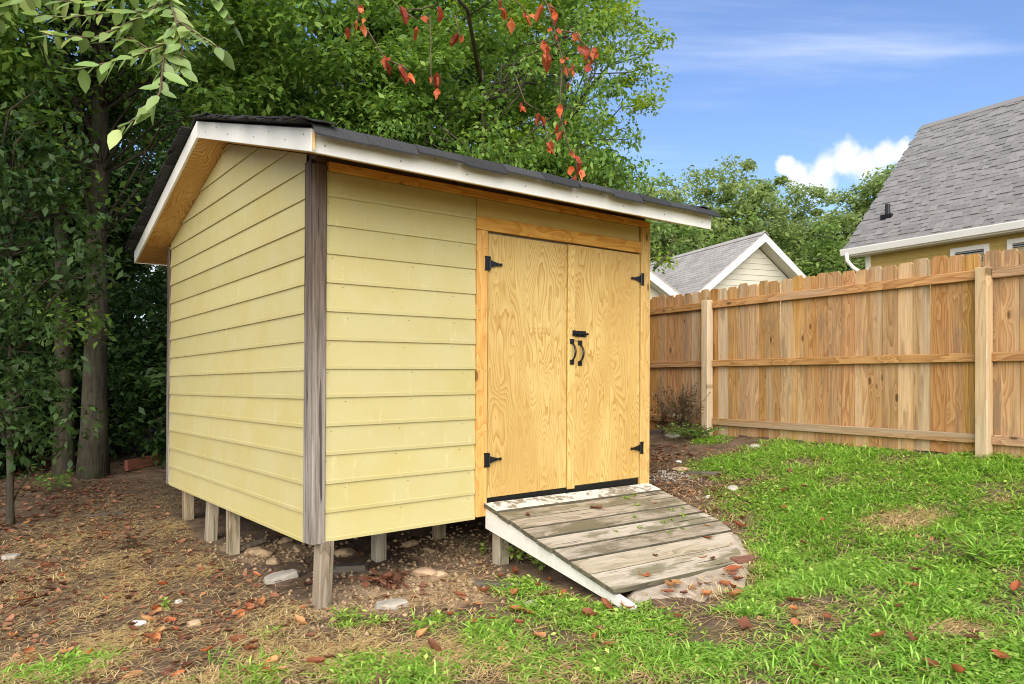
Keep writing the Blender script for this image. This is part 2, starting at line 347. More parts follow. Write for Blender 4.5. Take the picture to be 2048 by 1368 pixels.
M['redboard'] = m_board('reddish_old_board', (.26, .12, .07), (.14, .06, .04), 'x', False)
M['oldboard'] = m_board('dark_old_board', (.13, .11, .085), (.06, .05, .04), 'x', False, (.20, .18, .15), .2)
M['leafA'] = m_leaf('leaf_mid', (.09, .18, .04), (.16, .29, .055), (.29, .42, .095), .45)
M['leafB'] = m_leaf('leaf_bright', (.15, .25, .03), (.26, .40, .05), (.40, .50, .08), .5)
M['leafD'] = m_leaf('leaf_dark_shaded', (.022, .050, .014), (.042, .09, .023), (.07, .125, .035), .3)  # canopy shade of the wood is put into this darkened leaf colour
M['leafF'] = m_leaf('leaf_far_hazed', (.19, .265, .10), (.27, .365, .125), (.37, .45, .17), .5)  # paled and desaturated so the colour itself carries the distance haze
M['leafG'] = m_leaf('leaf_far_dark', (.13, .22, .065), (.20, .31, .08), (.29, .39, .115), .5)
M['leafN'] = m_leaf('leaf_near', (.17, .27, .085), (.24, .36, .12), (.37, .46, .17), .38, rough=.38, spec=.45, useobj=True)
M['leafR'] = m_leaf('leaf_rust', (.24, .045, .025), (.46, .095, .025), (.52, .16, .06), .3, useobj=True)
M['leafX'] = m_leaf('fallen_rust_leaf', (.15, .06, .035), (.42, .125, .045), (.52, .30, .13), .15, rough=.6, useobj=True)
M['litter'] = m_leaf('leaf_litter', (.10, .045, .028), (.24, .095, .055), (.36, .20, .10), .12, rough=.7)
M['straw'] = m_leaf('straw', (.40, .28, .11), (.58, .44, .20), (.70, .57, .30), .2, rough=.7)
M['stems'] = m_leaf('dead_stem', (.13, .085, .05), (.27, .19, .105), (.42, .32, .18), .1, rough=.8)
M['grass'] = m_leaf('grass', (.175, .36, .045), (.295, .53, .07), (.49, .69, .17), .45)
M['weed'] = m_leaf('weed_green', (.20, .34, .05), (.32, .48, .08), (.48, .60, .16), .4)
M['dryvine'] = m_leaf('dry_vine_leaf', (.07, .05, .03), (.11, .09, .045), (.17, .08, .045), .2)
M['gravel'] = m_leaf('gravel_chip', (.25, .23, .21), (.48, .46, .43), (.70, .69, .66), 0., rough=.9)

# ------------------------------------------------------------------ terrain
OX, OY = -1.221, 4.44                    # shed corner nearest the camera
UD = Vector((.787, .6175, 0)).normalized(); YAW = math.atan2(UD.y, UD.x)
SW, SL = 3.063, 3.64                     # front width, side length
def pad_z(u, l): return .412+.0189*u-.201*l
CP = np.array([(-1.22, 4.44, .009), (-2.32, 5.92, .04), (-2.66, 6.35, .045), (-3.15, 6.98, .10), (-.1, 5.2, .12), (.66, 4.12, .125), (.4, 6.5, .16), (-1.2, 7, .10),
    (1.25, 6.38, .47), (1.72, 5.67, .275), (2.0, 5.3, .19), (1.25, 4.62, .20), (4.07, 6.24, .787), (2.42, 8.9, .773), (1.8, 9.9, .70), (5.2, 5.0, .80), (0, 3.4, -.01), (2.2, 3.1, .235), (1.1, 3.2, .11),
    (-1.5, 3.7, -.05), (-2.87, 4.1, -.10), (0, 0, -.25), (-5.3, 9.2, .20), (-8, 9, .2), (-5, 5, -.05), (-9, 16, .3), (0, 14, .55), (3, 14, 1.0), (10, 8, 1.2), (10, 16, 1.3),
    (6, 3, .7), (-6, 2, -.3), (4, 0, .2), (-4, 0, -.35), (20, 30, 1.4), (-20, 30, .6), (0, 40, 1.2), (30, 0, 1.2), (-30, 0, -.2), (0, -20, -.2), (80, 80, 1.4), (-80, 80, .8), (0, 120, 1.2), (80, -20, 1.), (-80, -20, 0)])
_d = np.hypot(CP[:, None, 0]-CP[None, :, 0], CP[:, None, 1]-CP[None, :, 1])
_A = np.block([[_d, np.c_[np.ones(len(CP)), CP[:, :2]]], [np.c_[np.ones(len(CP)), CP[:, :2]].T, np.zeros((3, 3))]])
_sol = np.linalg.solve(_A, np.r_[CP[:, 2], 0, 0, 0])
def base_z(x, y):
    x = np.asarray(x, float); y = np.asarray(y, float); t = _sol[-3]+_sol[-2]*x+_sol[-1]*y
    for i in range(len(CP)): t = t+_sol[i]*np.hypot(x-CP[i, 0], y-CP[i, 1])
    return t
def gz(x, y):
    x = np.asarray(x, float); y = np.asarray(y, float)
    far = np.clip((np.hypot(x, y-5)-40)/40, 0, 1)
    b = base_z(x, y); dx, dy = x-OX, y-OY; u = dx*UD.x+dy*UD.y; l = dx*UD.y-dy*UD.x
    sm = lambda t: np.clip(t, 0, 1)**2*(3-2*np.clip(t, 0, 1))
    m = sm((u-1.2)/.2)*sm((3.42-u)/.25)*sm((l-.72)/.2)*sm((1.86-l)/.3)
    b = b*(1-m)+np.minimum(b, pad_z(u, l)-.014)*m
    return b*(1-far)+1.0*far+(fbm(x, y, 2.2, 1, 4)-.47)*.05+(fbm(x, y, 14, 11, 3)-.43)*.022
def ground(px, py):
    lo, hi = 1.2, 60.
    rx = (px-1024)/F_PX; rz = (HOR-py)/F_PX; D = lo
    while D < hi:
        if CAMZ+rz*D <= float(gz(rx*D, D)): break
        D += .03
    return Vector((rx*D, D, float(gz(rx*D, D))))
def axis(fine0, fine1, step, lo, hi):
    a = [fine0]; s = step
    while a[-1] > lo: s *= 1.35; a.append(a[-1]-s)
    b = [fine1]; s = step
    while b[-1] < hi: s *= 1.35; b.append(b[-1]+s)
    return np.r_[a[:0:-1], np.arange(fine0, fine1, step), b]
gx = axis(-5.6, 5.0, .032, -400, 400); gy = axis(2.6, 9.6, .032, -60, 600)
GX, GY = np.meshgrid(gx, gy); GZ = gz(GX, GY)
nx, ny = len(gx), len(gy); idx = np.arange(nx*ny).reshape(ny, nx)
gf = np.stack([idx[:-1, :-1], idx[:-1, 1:], idx[1:, 1:], idx[1:, :-1]], -1).reshape(-1, 4)
ground_o = mk('ground', np.stack([GX, GY, GZ], -1).reshape(-1, 3), gf, M['soil'], None, True, 'structure')
def splat(x, y, lst):
    t = np.zeros_like(np.asarray(x, float))
    for (cx_, cy_, r, wgt) in lst: t = np.maximum(t, wgt*np.exp(-((x-cx_)**2+(y-cy_)**2)/(r*r)*.9))
    return t
def wspl(lst): return [(*ground(px, py)[:2], r, wg) for (px, py, r, wg) in lst]
GRASS = wspl([(1700, 1000, .9, 1.25), (1950, 1000, .9, 1.3), (1500, 930, .55, 1.15), (1600, 900, .5, 1.2), (1800, 930, .7, 1.2), (2040, 950, .6, 1.2), (1900, 1200, .6, 1.25), (1980, 1100, .6, 1.4), (1650, 1150, .5, 1.1), (1560, 1040, .3, 1.0),
    (1600, 1280, .45, 1.0), (1750, 1300, .5, 1.0), (1950, 1340, .45, 1.1), (1400, 1310, .33, 1.), (1280, 1270, .28, 1.1), (1180, 1240, .25, 1.1), (1100, 1230, .25, 1.1), (1040, 1180, .18, .9), (1150, 1330, .3, 1.0), (980, 1260, .2, .95), (870, 1250, .16, .7),
    (850, 1345, .22, .8), (720, 1345, .2, .85), (700, 1250, .12, .75), (520, 1345, .18, .8), (150, 1340, .22, .85), (30, 1350, .15, .6), (540, 1270, .1, .55), (1010, 1300, .2, .8), (430, 1335, .14, .7), (1430, 880, .3, .7), (1360, 862, .3, .45), (1080, 1130, .12, .6), (180, 1050, .12, .3), (10, 1120, .12, .5), (1545, 1110, .25, 1.1), (1560, 1180, .25, 1.0), (1500, 1225, .22, .9), (2300, 1200, 1.0, 1.2), (2400, 950, 1.2, 1.2)])
STRAW = wspl([(60, 1330, .4, 1.), (400, 1345, .4, 1.1), (1150, 1360, .3, .7), (250, 1300, .5, 1.1), (520, 1300, .4, 1.2), (700, 1310, .35, 1.1), (880, 1320, .33, 1.1), (560, 1240, .3, .8), (300, 1200, .4, .8), (150, 1250, .4, .7), (1000, 1330, .25, .9), (1790, 1045, .28, 1.1), (1850, 1052, .2, 1.1), (1620, 1240, .2, .8), (1740, 1210, .18, .7), (2000, 1010, .18, .8), (1560, 1300, .25, .8), (1930, 1265, .25, .9), (1480, 1255, .25, .9), (1300, 1345, .25, .7), (1530, 1130, .2, .9), (1500, 1190, .15, 1.), (1440, 1205, .15, .8), (1470, 1110, .15, .7),
    (400, 1130, .4, .9), (200, 1150, .6, .9), (60, 1200, .4, .8), (350, 1060, .4, .7), (120, 1090, .5, .6), (1700, 1330, .25, .5)])
LAWN_STRAW = wspl([(1790, 1045, .17, 1.), (1850, 1052, .12, 1.), (1930, 1265, .14, .9), (1480, 1255, .15, .9), (1620, 1240, .1, .8), (2000, 1010, .1, .9), (1440, 1290, .1, .8), (1900, 1005, .08, .8), (1560, 1300, .12, .6)])
SAND = wspl([(560, 1110, .35, .9), (800, 1170, .5, 1.), (920, 1100, .5, .9), (700, 1200, .3, 1.), (900, 1190, .3, .8), (480, 1090, .25, .7), (1000, 1080, .4, .8)])
vg = np.clip(splat(GX, GY, GRASS), 0, 1); vsd = np.clip(splat(GX, GY, SAND), 0, 1)
vg = np.where((np.hypot(GX, GY-5) > 11) & (GX > 2), .8, vg)
for nm, arr in (('sand', vsd), ('green', vg)):
    a = ground_o.data.attributes.new(nm, 'FLOAT', 'POINT'); a.data.foreach_set('value', arr.ravel().astype(np.float32))

# ------------------------------------------------------------------ shed
shed = thing('garden_shed', 'pale yellow lap-sided wooden shed with plywood double doors, raised on posts', 'shed', (OX, OY, 0), YAW)
def T(u, v, z): return (u+.006*(z-.43), v, z+.0059*u-.0086*v)
SHM = Matrix.Translation((OX, OY, 0)) @ Matrix.Rotation(YAW, 4, 'Z')
def S2W(u, v, z): return SHM @ Vector(T(u, v, z))
def W2S(x, y): return SHM.inverted() @ Vector((x, y, 0))
def sbox(name, mat, u0, u1, v0, v1, z0, z1, parent=shed, bv=.003):
    o = MB().box(u0, u1, v0, v1, z0, z1, T).build(name, mat, parent)
    return bev(o, bv) if bv else o
EV0, EV1, RV = -.48, 4.06, 1.76          # front eave, rear eave, ridge (v)
EZ, RZ = 2.672, 3.35                     # underside of eave and ridge
def under(v): return EZ+(RZ-EZ)*(v-EV0)/(RV-EV0) if v <= RV else EZ+(RZ-EZ)*(EV1-v)/(EV1-RV)
def vf(z): return EV0+(z-EZ)/(RZ-EZ)*(RV-EV0)
def vr(z): return EV1-(z-EZ)/(RZ-EZ)*(EV1-RV)
# inner box (sheathing) and floor
prof = [(.03, .45), (SL-.03, .45), (SL-.03, under(SL-.03)), (RV, RZ), (.03, under(.03))]
MB().prism(prof, (.03, SW-.03), lambda p, e: T(e, p[0], p[1])).build('wall_sheathing', M['rim'], shed)
for v in (.45, 1.4, 2.4, 3.3): sbox('floor_beam', M['rim'], .06, SW-.06, v-.04, v+.04, .40, .449, bv=0)
# lap siding
def siding(nm, zb, pitch, n, a0f, a1f, fn, mat=M['siding'], ztop=9, kinks=()):
    for k in range(n):
        z0 = zb+k*pitch; z1 = min(z0+pitch+.012, ztop)
        if z1-z0 < .03: break
        pr = [(.018, z0), (.0187, z0+.022), (.0155, z0+.0245), (.0155-.009*(z1-z0)/.19, z1), (.001, z1), (.008, z0)]
        for kz in kinks:
            if z0+.03 < kz < z1-.004: pr.insert(3 if len(pr) == 6 or kz < pr[3][1] else 4, (.0155-.009*(kz-z0)/.19, kz))
        A = [(a0f(q[1]), a1f(q[1])) for q in pr]
        if A[0][1]-A[0][0] < .08: break
        A = [(min(a, (a+b)/2-.005) if a > b-.01 else a, b) for a, b in A]
        A = [(a, max(b, a+.01)) for a, b in A]
        mb = MB(); np_ = len(pr)
        pts = [T(*fn(A[i][0], pr[i][0], pr[i][1])) for i in range(np_)]+[T(*fn(A[i][1], pr[i][0], pr[i][1])) for i in range(np_)]
        mb.poly(pts, [tuple(range(np_))[::-1], tuple(range(np_, 2*np_))]+[(i, (i+1) % np_, np_+(i+1) % np_, np_+i) for i in range(np_)])
        mb.build(nm, mat, shed)
INS = .025
siding('siding_board', .4385, .1785, 13, lambda z: .092, lambda z: 1.222, lambda a, o, z: (a, INS-o, z), ztop=2.735)
siding('siding_board', .424, .1798, 17, lambda z: max(.143, vf(z)+.01), lambda z: min(SL-.092, vr(z)-.01), lambda a, o, z: (INS-o, a, z), ztop=RZ-.012, kinks=sorted((under(.133), under(SL-.082))))
siding('siding_board', .434, .1798, 17, lambda z: max(.06, vf(z)+.01), lambda z: min(SL-.092, vr(z)-.01), lambda a, o, z: (SW-INS+o, a, z), ztop=RZ-.012, kinks=sorted((under(.05), under(SL-.082))))
siding('siding_board', .434, .1798, 13, lambda z: .092, lambda z: SW-.092, lambda a, o, z: (a, SL-INS+o, z), ztop=2.76)
# flat panel over the doors, frieze board
sbox('wall_panel', M['siding_flat'], 1.226, 2.935, .008, .0295, 2.606, 2.735)
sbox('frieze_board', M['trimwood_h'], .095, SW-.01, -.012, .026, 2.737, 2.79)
# corner boards
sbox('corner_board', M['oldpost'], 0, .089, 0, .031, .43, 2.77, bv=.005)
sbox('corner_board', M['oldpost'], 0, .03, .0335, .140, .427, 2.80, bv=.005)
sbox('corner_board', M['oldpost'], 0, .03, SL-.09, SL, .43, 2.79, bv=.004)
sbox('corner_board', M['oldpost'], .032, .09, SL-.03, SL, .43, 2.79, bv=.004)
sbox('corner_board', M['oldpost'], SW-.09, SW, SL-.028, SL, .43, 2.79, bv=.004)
# door casing
sbox('door_casing', M['trimwood'], 1.226, 1.318, -.004, .0295, .452, 2.508)
sbox('door_casing', M['trimwood'], 2.948, SW, -.006, .0295, .50, 2.735)
sbox('door_casing', M['trimwood'], SW-.028, SW+.001, .031, .118, .46, 2.74)
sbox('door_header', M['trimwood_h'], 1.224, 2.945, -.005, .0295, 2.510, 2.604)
sbox('sill_gap_shade', M['black'], 1.32, 2.946, .022, .0295, .50, .5745, bv=0)  # strip coloured black to paint in the shaded gap below the doors
# doors
def door(name_u0, u1, v0, z0, z1):
    d = sbox('door', M['ply'], name_u0, u1, v0, .029, z0, z1, bv=.002); return d
dl = door(1.331, 2.100, .010, .579, 2.492); dr = door(2.106, 2.938, .003, .586, 2.497)
ast = sbox('astragal', M['ply'], 2.098, 2.172, -.012, .0025, .567, 2.484, dr, .002)
sbox('dark_gap', M['rim'], 1.319, 2.947, .0296, .0299, .576, 2.509, bv=0)
def hinge(par, ue, z, sgn, v0):
    h = MB()
    t0, t1 = v0-.006, v0-.001
    pl = [(-.036, -.052), (.006, -.052), (.006, .052), (-.036, .052), (-.031, .036), (-.031, -.036)]
    h.prism(pl, (t0, t1), lambda p, e: T(ue+sgn*p[0], e, z+p[1]))
    st = [(.010, -.030), (.045, -.018), (.10, -.007), (.113, -.012), (.124, -.008), (.124, .008), (.113, .012), (.10, .007), (.045, .018), (.010, .030)]
    h.prism(st, (t0, t1), lambda p, e: T(ue+sgn*p[0], e, z+p[1]))
    for (a, b) in ((-.05, .05),): h.tube([T(ue+sgn*.008, t0-.004, z+a), T(ue+sgn*.008, t0-.004, z+b)], .0065, 8)
    for (a, b) in ((-.02, .034), (-.02, -.034), (.03, 0.), (.07, 0), (.113, 0)): h.tube([T(ue+sgn*a, t1, z+b), T(ue+sgn*a, t0-.0025, z+b)], .004, 6)
    return h.build('hinge', M['black'], par)
for z in (2.272, .855): hinge(dl, 1.322, z, 1, -.004)
for z in (2.286, .838): hinge(dr, 2.946, z, -1, -.006)
def handle(par, u, z, v0):
    h = MB()
    for s in (-1, 1):
        h.box(u-.021, u+.021, v0-.007, v0-.0005, z+s*.082-.019, z+s*.082+.019, T)
        for a in (-.011, .011): h.tube([T(u+a, v0-.001, z+s*.085), T(u+a, v0-.0095, z+s*.085)], .0035, 6)
    pts = []; rr = []
    for i in range(11):
        t = i/10; pts.append(T(u, v0-.004-.040*math.sin(math.pi*t)**.7, z-.070+.140*t)); rr.append(.0065+.003*math.sin(math.pi*t))
    h.tube(pts, rr, 8)
    return h.build('door_handle', M['black'], par)
handle(dr, 2.135, 1.648, -.012); handle(dr, 2.236, 1.640, .003)
L_ = MB()                                   # slide bolt across the meeting edge
L_.box(2.140, 2.172, -.020, -.0125, 1.772, 1.818, T); L_.box(2.176, 2.296, -.006, .0025, 1.770, 1.816, T)
L_.tube([T(2.15, -.022, 1.794), T(2.315, -.010, 1.793)], .008, 8)
for a in (2.20, 2.262): L_.box(a, a+.018, -.022, -.006, 1.774, 1.812, T)
L_.tube([T(2.28, -.012, 1.793), T(2.28, -.034, 1.790)], .005, 8)
L_.build('slide_bolt', M['black'], dr)
MB().box(2.185, 2.252, .0005, .0026, 1.733, 1.739, T).build('routed_slot', M['rim'], dr)
# faint grade stamps on the plywood (illegible dashes)
g = G('grade_stamp_ink'); M['ink'] = g.pbr((.40, .22, .075), .8)
def stamp(par, u0, z0, v0):
    mb = MB(); rs = random.Random(int(u0*100))
    for row in range(2):
        u = u0
        while u < u0+.20:
            wd = rs.uniform(.004, .012)
            if rs.random() < .75: mb.box(u, u+wd*.5, v0-.0008, v0-.0002, z0-row*.035, z0-row*.035+rs.uniform(.008, .018), T)
            u += wd+.006
    mb.build('grade_stamp', M['ink'], par)
stamp(dl, 1.72, 1.815, .010); stamp(dr, 2.70, 2.19, .003)
# nail heads on doors and casings
nh = bpy.data.meshes.new('nail_head'); _m = MB().tube([(0, .0005, 0), (0, -.0015, 0)], .0035, 6); nh.from_pydata(_m.v, [], _m.f); nh.materials.append(M['rim'])
def nail(par, u, v, z): place('nail_head', nh, par, loc=T(u, v, z))
rs = random.Random(3)
for k in range(5):
    z = .66+k*.44
    nail(dl, 1.37+rs.uniform(0, .02), .010, z); nail(dl, 2.06+rs.uniform(-.02, .02), .010, z+.02); nail(dl, 1.74+rs.uniform(-.03, .03), .010, z+.01)
    nail(dr, 2.9+rs.uniform(-.02, .02), .003, z); nail(dr, 2.55+rs.uniform(-.03, .03), .003, z+.01)
    nail(shed, 1.245, -.004, z-.05); nail(shed, 1.300, -.004, z-.04); nail(shed, 2.975, -.006, z); nail(shed, 3.03, -.006, z+.03)
for k in range(13):
    for q in range(3): nail(shed, .16+q*.47+rs.uniform(-.08, .08), .0155, .4385+k*.1785+.15+rs.uniform(-.012, .008))
# support posts
def stilt(u, v, zt, lean=(0, 0), wd=.089, rot=0, parent=shed):
    b = S2W(u+lean[0], v+lean[1], 0); zb = float(gz(b.x, b.y))-.06
    h = wd/2; c, s = math.cos(rot), math.sin(rot); P = []
    for (z, l) in ((zb, 1), (zt, 0)):
        for (a, bb) in ((-h, -h), (h, -h), (h, h), (-h, h)): P.append((u+lean[0]*l+a*c-bb*s, v+lean[1]*l+a*s+bb*c, z))
    mb = MB().hexa([T(*p) if i > 3 else p for i, p in enumerate(P)])
    return bev(mb.build('support_post', M['stilt'], parent), .005)
stilt(.105, .050, .445, (-.015, .012), .092, .08)
stilt(.09, 1.80, .44, (.0, 0)); stilt(.09, 2.35, .44, (-.02, .01)); stilt(.09, 3.16, .44)
for (u, v) in ((.85, .75), (1.55, 1.0), (2.98, .12), (1.6, 1.9), (2.98, 1.9), (1.5, 3.4), (2.98, 3.45), (1.05, 2.3), (.75, 3.2)): stilt(u, v, .44)
sbox('floor_joist', M['stilt'], .95, 1.32, .25, .29, .385, .449, bv=0)
# roof: soffit boards, deck, fascia
GO0, GO1 = -.20, SW+.19
def slab(name, mat, v0, v1, lo, hi, u0, u1, bv=0):
    o = MB().prism([(v0, under(v0)+lo), (v1, under(v1)+lo), (v1, under(v1)+hi), (v0, under(v0)+hi)], (u0, u1), lambda p, e: T(e, p[0], p[1])).build(name, mat, shed)
    return bev(o, bv) if bv else o
slab('soffit_panel', M['soffit'], EV0+.0205, -.013, .002, .014, GO0+.001, GO1-.001)
slab('soffit_panel', M['soffit'], SL, EV1-.021, .002, .014, GO0+.001, GO1-.001)
for (u0, u1) in ((GO0+.001, INS-.002), (SW-INS+.002, GO1-.001)):
    slab('soffit_panel', M['soffit'], -.012, RV-.001, .003, .015, u0, u1); slab('soffit_panel', M['soffit'], RV+.001, SL-.001, .003, .015, u0, u1)
slab('roof_deck', M['rim'], EV0-.02, RV, .118, .134, GO0+.004, GO1-.004); slab('roof_deck', M['rim'], RV+.0001, EV1+.02, .118, .134, GO0+.004, GO1-.004)
sl = (RZ-EZ)/(RV-EV0); FH = .128
fa = MB().prism([(EV0, EZ), (EV0+.02, EZ+.002), (EV0+.02-FH*sl*.3, EZ+FH), (EV0-FH*sl*.3, EZ+FH-.004)], (GO0-.001, GO1), lambda p, e: T(e, p[0], p[1])).build('fascia_board', M['white'], shed); bev(fa, .002)
fb = MB().prism([(EV1-.02, EZ), (EV1, EZ), (EV1+FH*sl*.3, EZ+FH-.004), (EV1-.02+FH*sl*.3, EZ+FH)], (GO0, GO1), lambda p, e: T(e, p[0], p[1])).build('fascia_board', M['white'], shed); bev(fb, .002)
for (u0, u1) in ((GO0-.02, GO0), (GO1, GO1+.02)):
    a = MB().prism([(EV0-.0005, EZ), (RV-.001, RZ), (RV-.001, RZ+FH), (EV0-FH*sl*.3, EZ+FH-.006)], (u0, u1), lambda p, e: T(e, p[0], p[1])).build('rake_fascia', M['white'], shed); bev(a, .002)
    a = MB().prism([(RV+.001, RZ), (EV1, EZ), (EV1+FH*sl*.3, EZ+FH-.006), (RV+.001, RZ+FH)], (u0, u1), lambda p, e: T(e, p[0], p[1])).build('rake_fascia', M['white'], shed); bev(a, .002)
sbox('joint_strip', M['trimwood'], GO0-.0195, GO0-.006, EV0-.028, EV0-.019, EZ+.004, EZ+.10, bv=0)
nf_ = bpy.data.meshes.new('fascia_nail'); _m = MB().tube([(0, .002, 0), (0, -.0025, 0)], .0045, 6); nf_.from_pydata(_m.v, [], _m.f); nf_.materials.append(M['rim'])
for k in range(15):
    u = GO0+.06+k*.235
    for dz in ((.045, .1)[k % 2],): place('fascia_nail', nf_, shed, loc=T(u, EV0-dz*sl*.3, EZ+dz))
for k in range(8):
    v = EV0+.1+k*.27; place('fascia_nail', nf_, shed, loc=T(GO0-.02, v, under(v)+(.05 if k % 2 else .09)), rot=(0, 0, -math.pi/2))
# shingles: individual tabs
def tab_mesh(wd, ln, th, curl, droop, seed):
    r_ = random.Random(seed); n = 9 if droop > .02 else 5; mb = MB(); top = []; bot = []
    for i in range(n+1):
        for j in (0, .33, .66, 1):
            s = i/n; y = ln*s; z = curl*(s**2)*r_.uniform(.3, 1.2)-droop*(max(0, s-.78)/.22)**1.3+r_.uniform(-.0015, .0015)
            x = (j-.5)*wd+r_.uniform(-.002, .002)
            top.append((x, -y, z+th)); bot.append((x, -y, z))
    m = len(top); f = []
    for i in range(n):
        for j in range(3):
            a = i*4+j; f += [(a, a+4, a+5, a+1), (m+a, m+a+1, m+a+5, m+a+4)]
    for i in range(n): f += [(i*4, m+i*4, m+i*4+4, i*4+4), (i*4+3, i*4+7, m+i*4+7, m+i*4+3)]
    for j in range(3): f += [(n*4+j, m+n*4+j, m+n*4+j+1, n*4+j+1), (j, j+1, m+j+1, m+j)]
    me = bpy.data.meshes.new('shingle'); me.from_pydata(top+bot, [], f); me.materials.append(M['shingle']); me.update(); return me
TABS = [tab_mesh(.318, .30, .007, .006, 0, 20+i) for i in range(4)]
EAVE = [tab_mesh(.318, .345, .010, 0, .034+.007*i, 30+i) for i in range(4)]
RAKE = [tab_mesh(.20, .26, .007, .014, .004, 40+i) for i in range(5)]
ang = math.atan(sl); LS = (RV-EV0)/math.cos(ang); RS = (EV1-RV)/math.cos(ang); rs = random.Random(11)
stuffv = MB()
def tabat(me, u, srow, front, extra=0., roll=0., lift=0., own=True):
    # srow: distance down the slope from the ridge to the tab's upper edge
    v = RV-srow*math.cos(ang) if front else RV+srow*math.cos(ang)
    z = RZ+.142-srow*math.sin(ang)+lift
    rot = Matrix.Rotation(ang+extra, 4, 'X') if front else Matrix.Rotation(math.pi, 4, 'Z') @ Matrix.Rotation(ang+extra, 4, 'X')
    mwx = Matrix.Translation(T(u, v, z)) @ rot @ Matrix.Rotation(roll, 4, 'Y')
    if own: place('shingle', me, shed, mw=mwx)
    else:
        b = len(stuffv.v); stuffv.v += [tuple(mwx @ w_.co) for w_ in me.vertices]; stuffv.f += [tuple(b+i for i in p_.vertices) for p_ in me.polygons]
for front, ln in ((True, LS), (False, RS)):
    nr = int(ln/.145)
    for r_ in range(nr):
        top = ln+.045-.30-r_*.145+(.012 if r_ == 0 else 0)
        if top < -.02: break
        off = (r_ % 2)*.16
        k = 0; u = GO0+.125-off
        while u < GO1+.14:
            uu = min(max(u, GO0+.12), GO1-.12)
            own = (front and (r_ < 9 or k < 2)) or (not front and k < 2)
            me = rs.choice(EAVE) if r_ == 0 else rs.choice(TABS)
            tabat(me, uu+rs.uniform(-.004, .004), top, front, -.02, 0, .004+.001*k % .003, own)
            u += .323; k += 1
        for uu, sg in ((GO0-.012, 1), (GO1+.012, -1)):              # ragged pieces along the rakes
            if sg == 1: 
                for q in range(2): tabat(rs.choice(RAKE), uu+rs.uniform(.0, .04), top+q*.07+rs.uniform(-.02, .02), front, rs.uniform(-.06, .0), sg*rs.uniform(-.04, .10), .003+.003*q, True)
            else: tabat(rs.choice(RAKE), uu+rs.uniform(-.03, .015), top, front, rs.uniform(-.05, 0), rs.uniform(-.1, .1), .006, False)
cap = MB().prism([(-.13, -.045), (0, .0), (.13, -.045), (.13, -.036), (0, .010), (-.13, -.036)], (0, .30), lambda p, e: (e, p[0], p[1]))
capm = bpy.data.meshes.new('ridge_cap'); capm.from_pydata(cap.v, [], cap.f); capm.materials.append(M['shingle'])
for k in range(13):
    place('ridge_cap', capm, shed, mw=Matrix.Translation(T(GO0-.03+k*.27, RV, RZ+.163)) @ Matrix.Rotation(-.03+rs.uniform(-.01, .01), 4, 'Y'))
stuffv.build('shingle_field', M['shingle'], shed, kind='stuff')

# ------------------------------------------------------------------ ramp
RSL = .258; RLEN = 1.295; RU0, RU1 = 1.302, 3.045
def rz_(u, l): return .555-.006*(u-RU0)-(RSL+.012*(u-RU0))*l
ramp = thing('shed_ramp', 'weathered grey plank ramp leading up to the plywood shed doors', 'ramp', (OX, OY, 0), YAW)
jo = [.004, .156, .167, .290, .304, .432, .447, .582, .599, .744, .760, .900, .917, 1.091, 1.097, 1.295]
def rcut(l): return RU1 if l < .84 else RU1-(l-.84)*.95
rs = random.Random(5)
for k in range(8):
    l0, l1 = jo[2*k], jo[2*k+1]; e0, e1 = rs.uniform(-.006, .006), rs.uniform(-.012, .012); dz = rs.uniform(-.003, .003)
    tl = rs.uniform(-.004, .004)
    P = []
    for th in (-.030, 0):
        for (u, l) in ((RU0-.014+e0, l0), (rcut(l0)+e1, l0), (rcut(l1)+e1, l1), (RU0-.014+e0, l1)): P.append((u, -l, rz_(u, l)+th+dz+(tl if l == l1 else 0)))
    P = [P[0], P[3], P[2], P[1], P[4], P[7], P[6], P[5]]
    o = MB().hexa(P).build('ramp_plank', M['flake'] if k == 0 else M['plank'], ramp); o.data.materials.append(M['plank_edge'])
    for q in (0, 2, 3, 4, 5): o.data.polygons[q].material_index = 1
    bev(o, .003, 1)
def stringer(u):
    prof = [(-.012, .018), (-.012, .175), (1.30, .14), (1.415, .105), (1.415, .03)]
    pts = [(-.004, rz_(u, 0)-.035), (RLEN+.02, rz_(u, RLEN)-.037), (RLEN+.125, rz_(u, RLEN+.125)-.03), (RLEN+.125, rz_(u, RLEN+.125)-.085), (-.004, rz_(u, 0)-.185)]
    return bev(MB().prism(pts, (u, u+.038), lambda p, e: (e, -p[0], p[1])).build('stringer', M['oldwhite'], ramp), .003)
for u in (RU0+.008, 2.15): stringer(u)
stilt(RU0+.10, -.06, .38, (0, 0), .09, 0, ramp); stilt(RU1-.2, -.06, .38, (0, 0), .09, 0, ramp)
def on_ramp(u, l): p = SHM @ Vector((u, -l, rz_(u, l))); return p

# ------------------------------------------------------------------ concrete pad at the ramp foot
SI = SHM.inverted()
def pad_hit(px, py):
    for D in np.arange(3.0, 7., .01):
        p = at(px, py, D); q = SI @ p
        if q.z <= pad_z(q.x, -q.y): return Vector((p.x, p.y, 0))
cw = [pad_hit(*q) for q in ((1246, 1184), (1254, 1203), (1300, 1207), (1345, 1197), (1405, 1199), (1458, 1184), (1492, 1176), (1503, 1140), (1515, 1112), (1488, 1084), (1478, 1064))]+[SHM @ Vector((2.90, -.86, 0)), SHM @ Vector((2.44, -1.20, 0)), SHM @ Vector((1.8, -1.25, 0))]
cc_ = sum(cw, Vector())/len(cw)
ring = []; 
for i in range(len(cw)):
    p, q = cw[i], cw[(i+1) % len(cw)]
    for k in range(4):
        w_ = p.lerp(q, k/4); d = (w_-cc_).normalized(); ring.append(w_+d*float(fbm(w_.x, w_.y, 9, 55, 3)-.45)*.16)
vv = []; ff = []; nr_ = len(ring); NL = 9
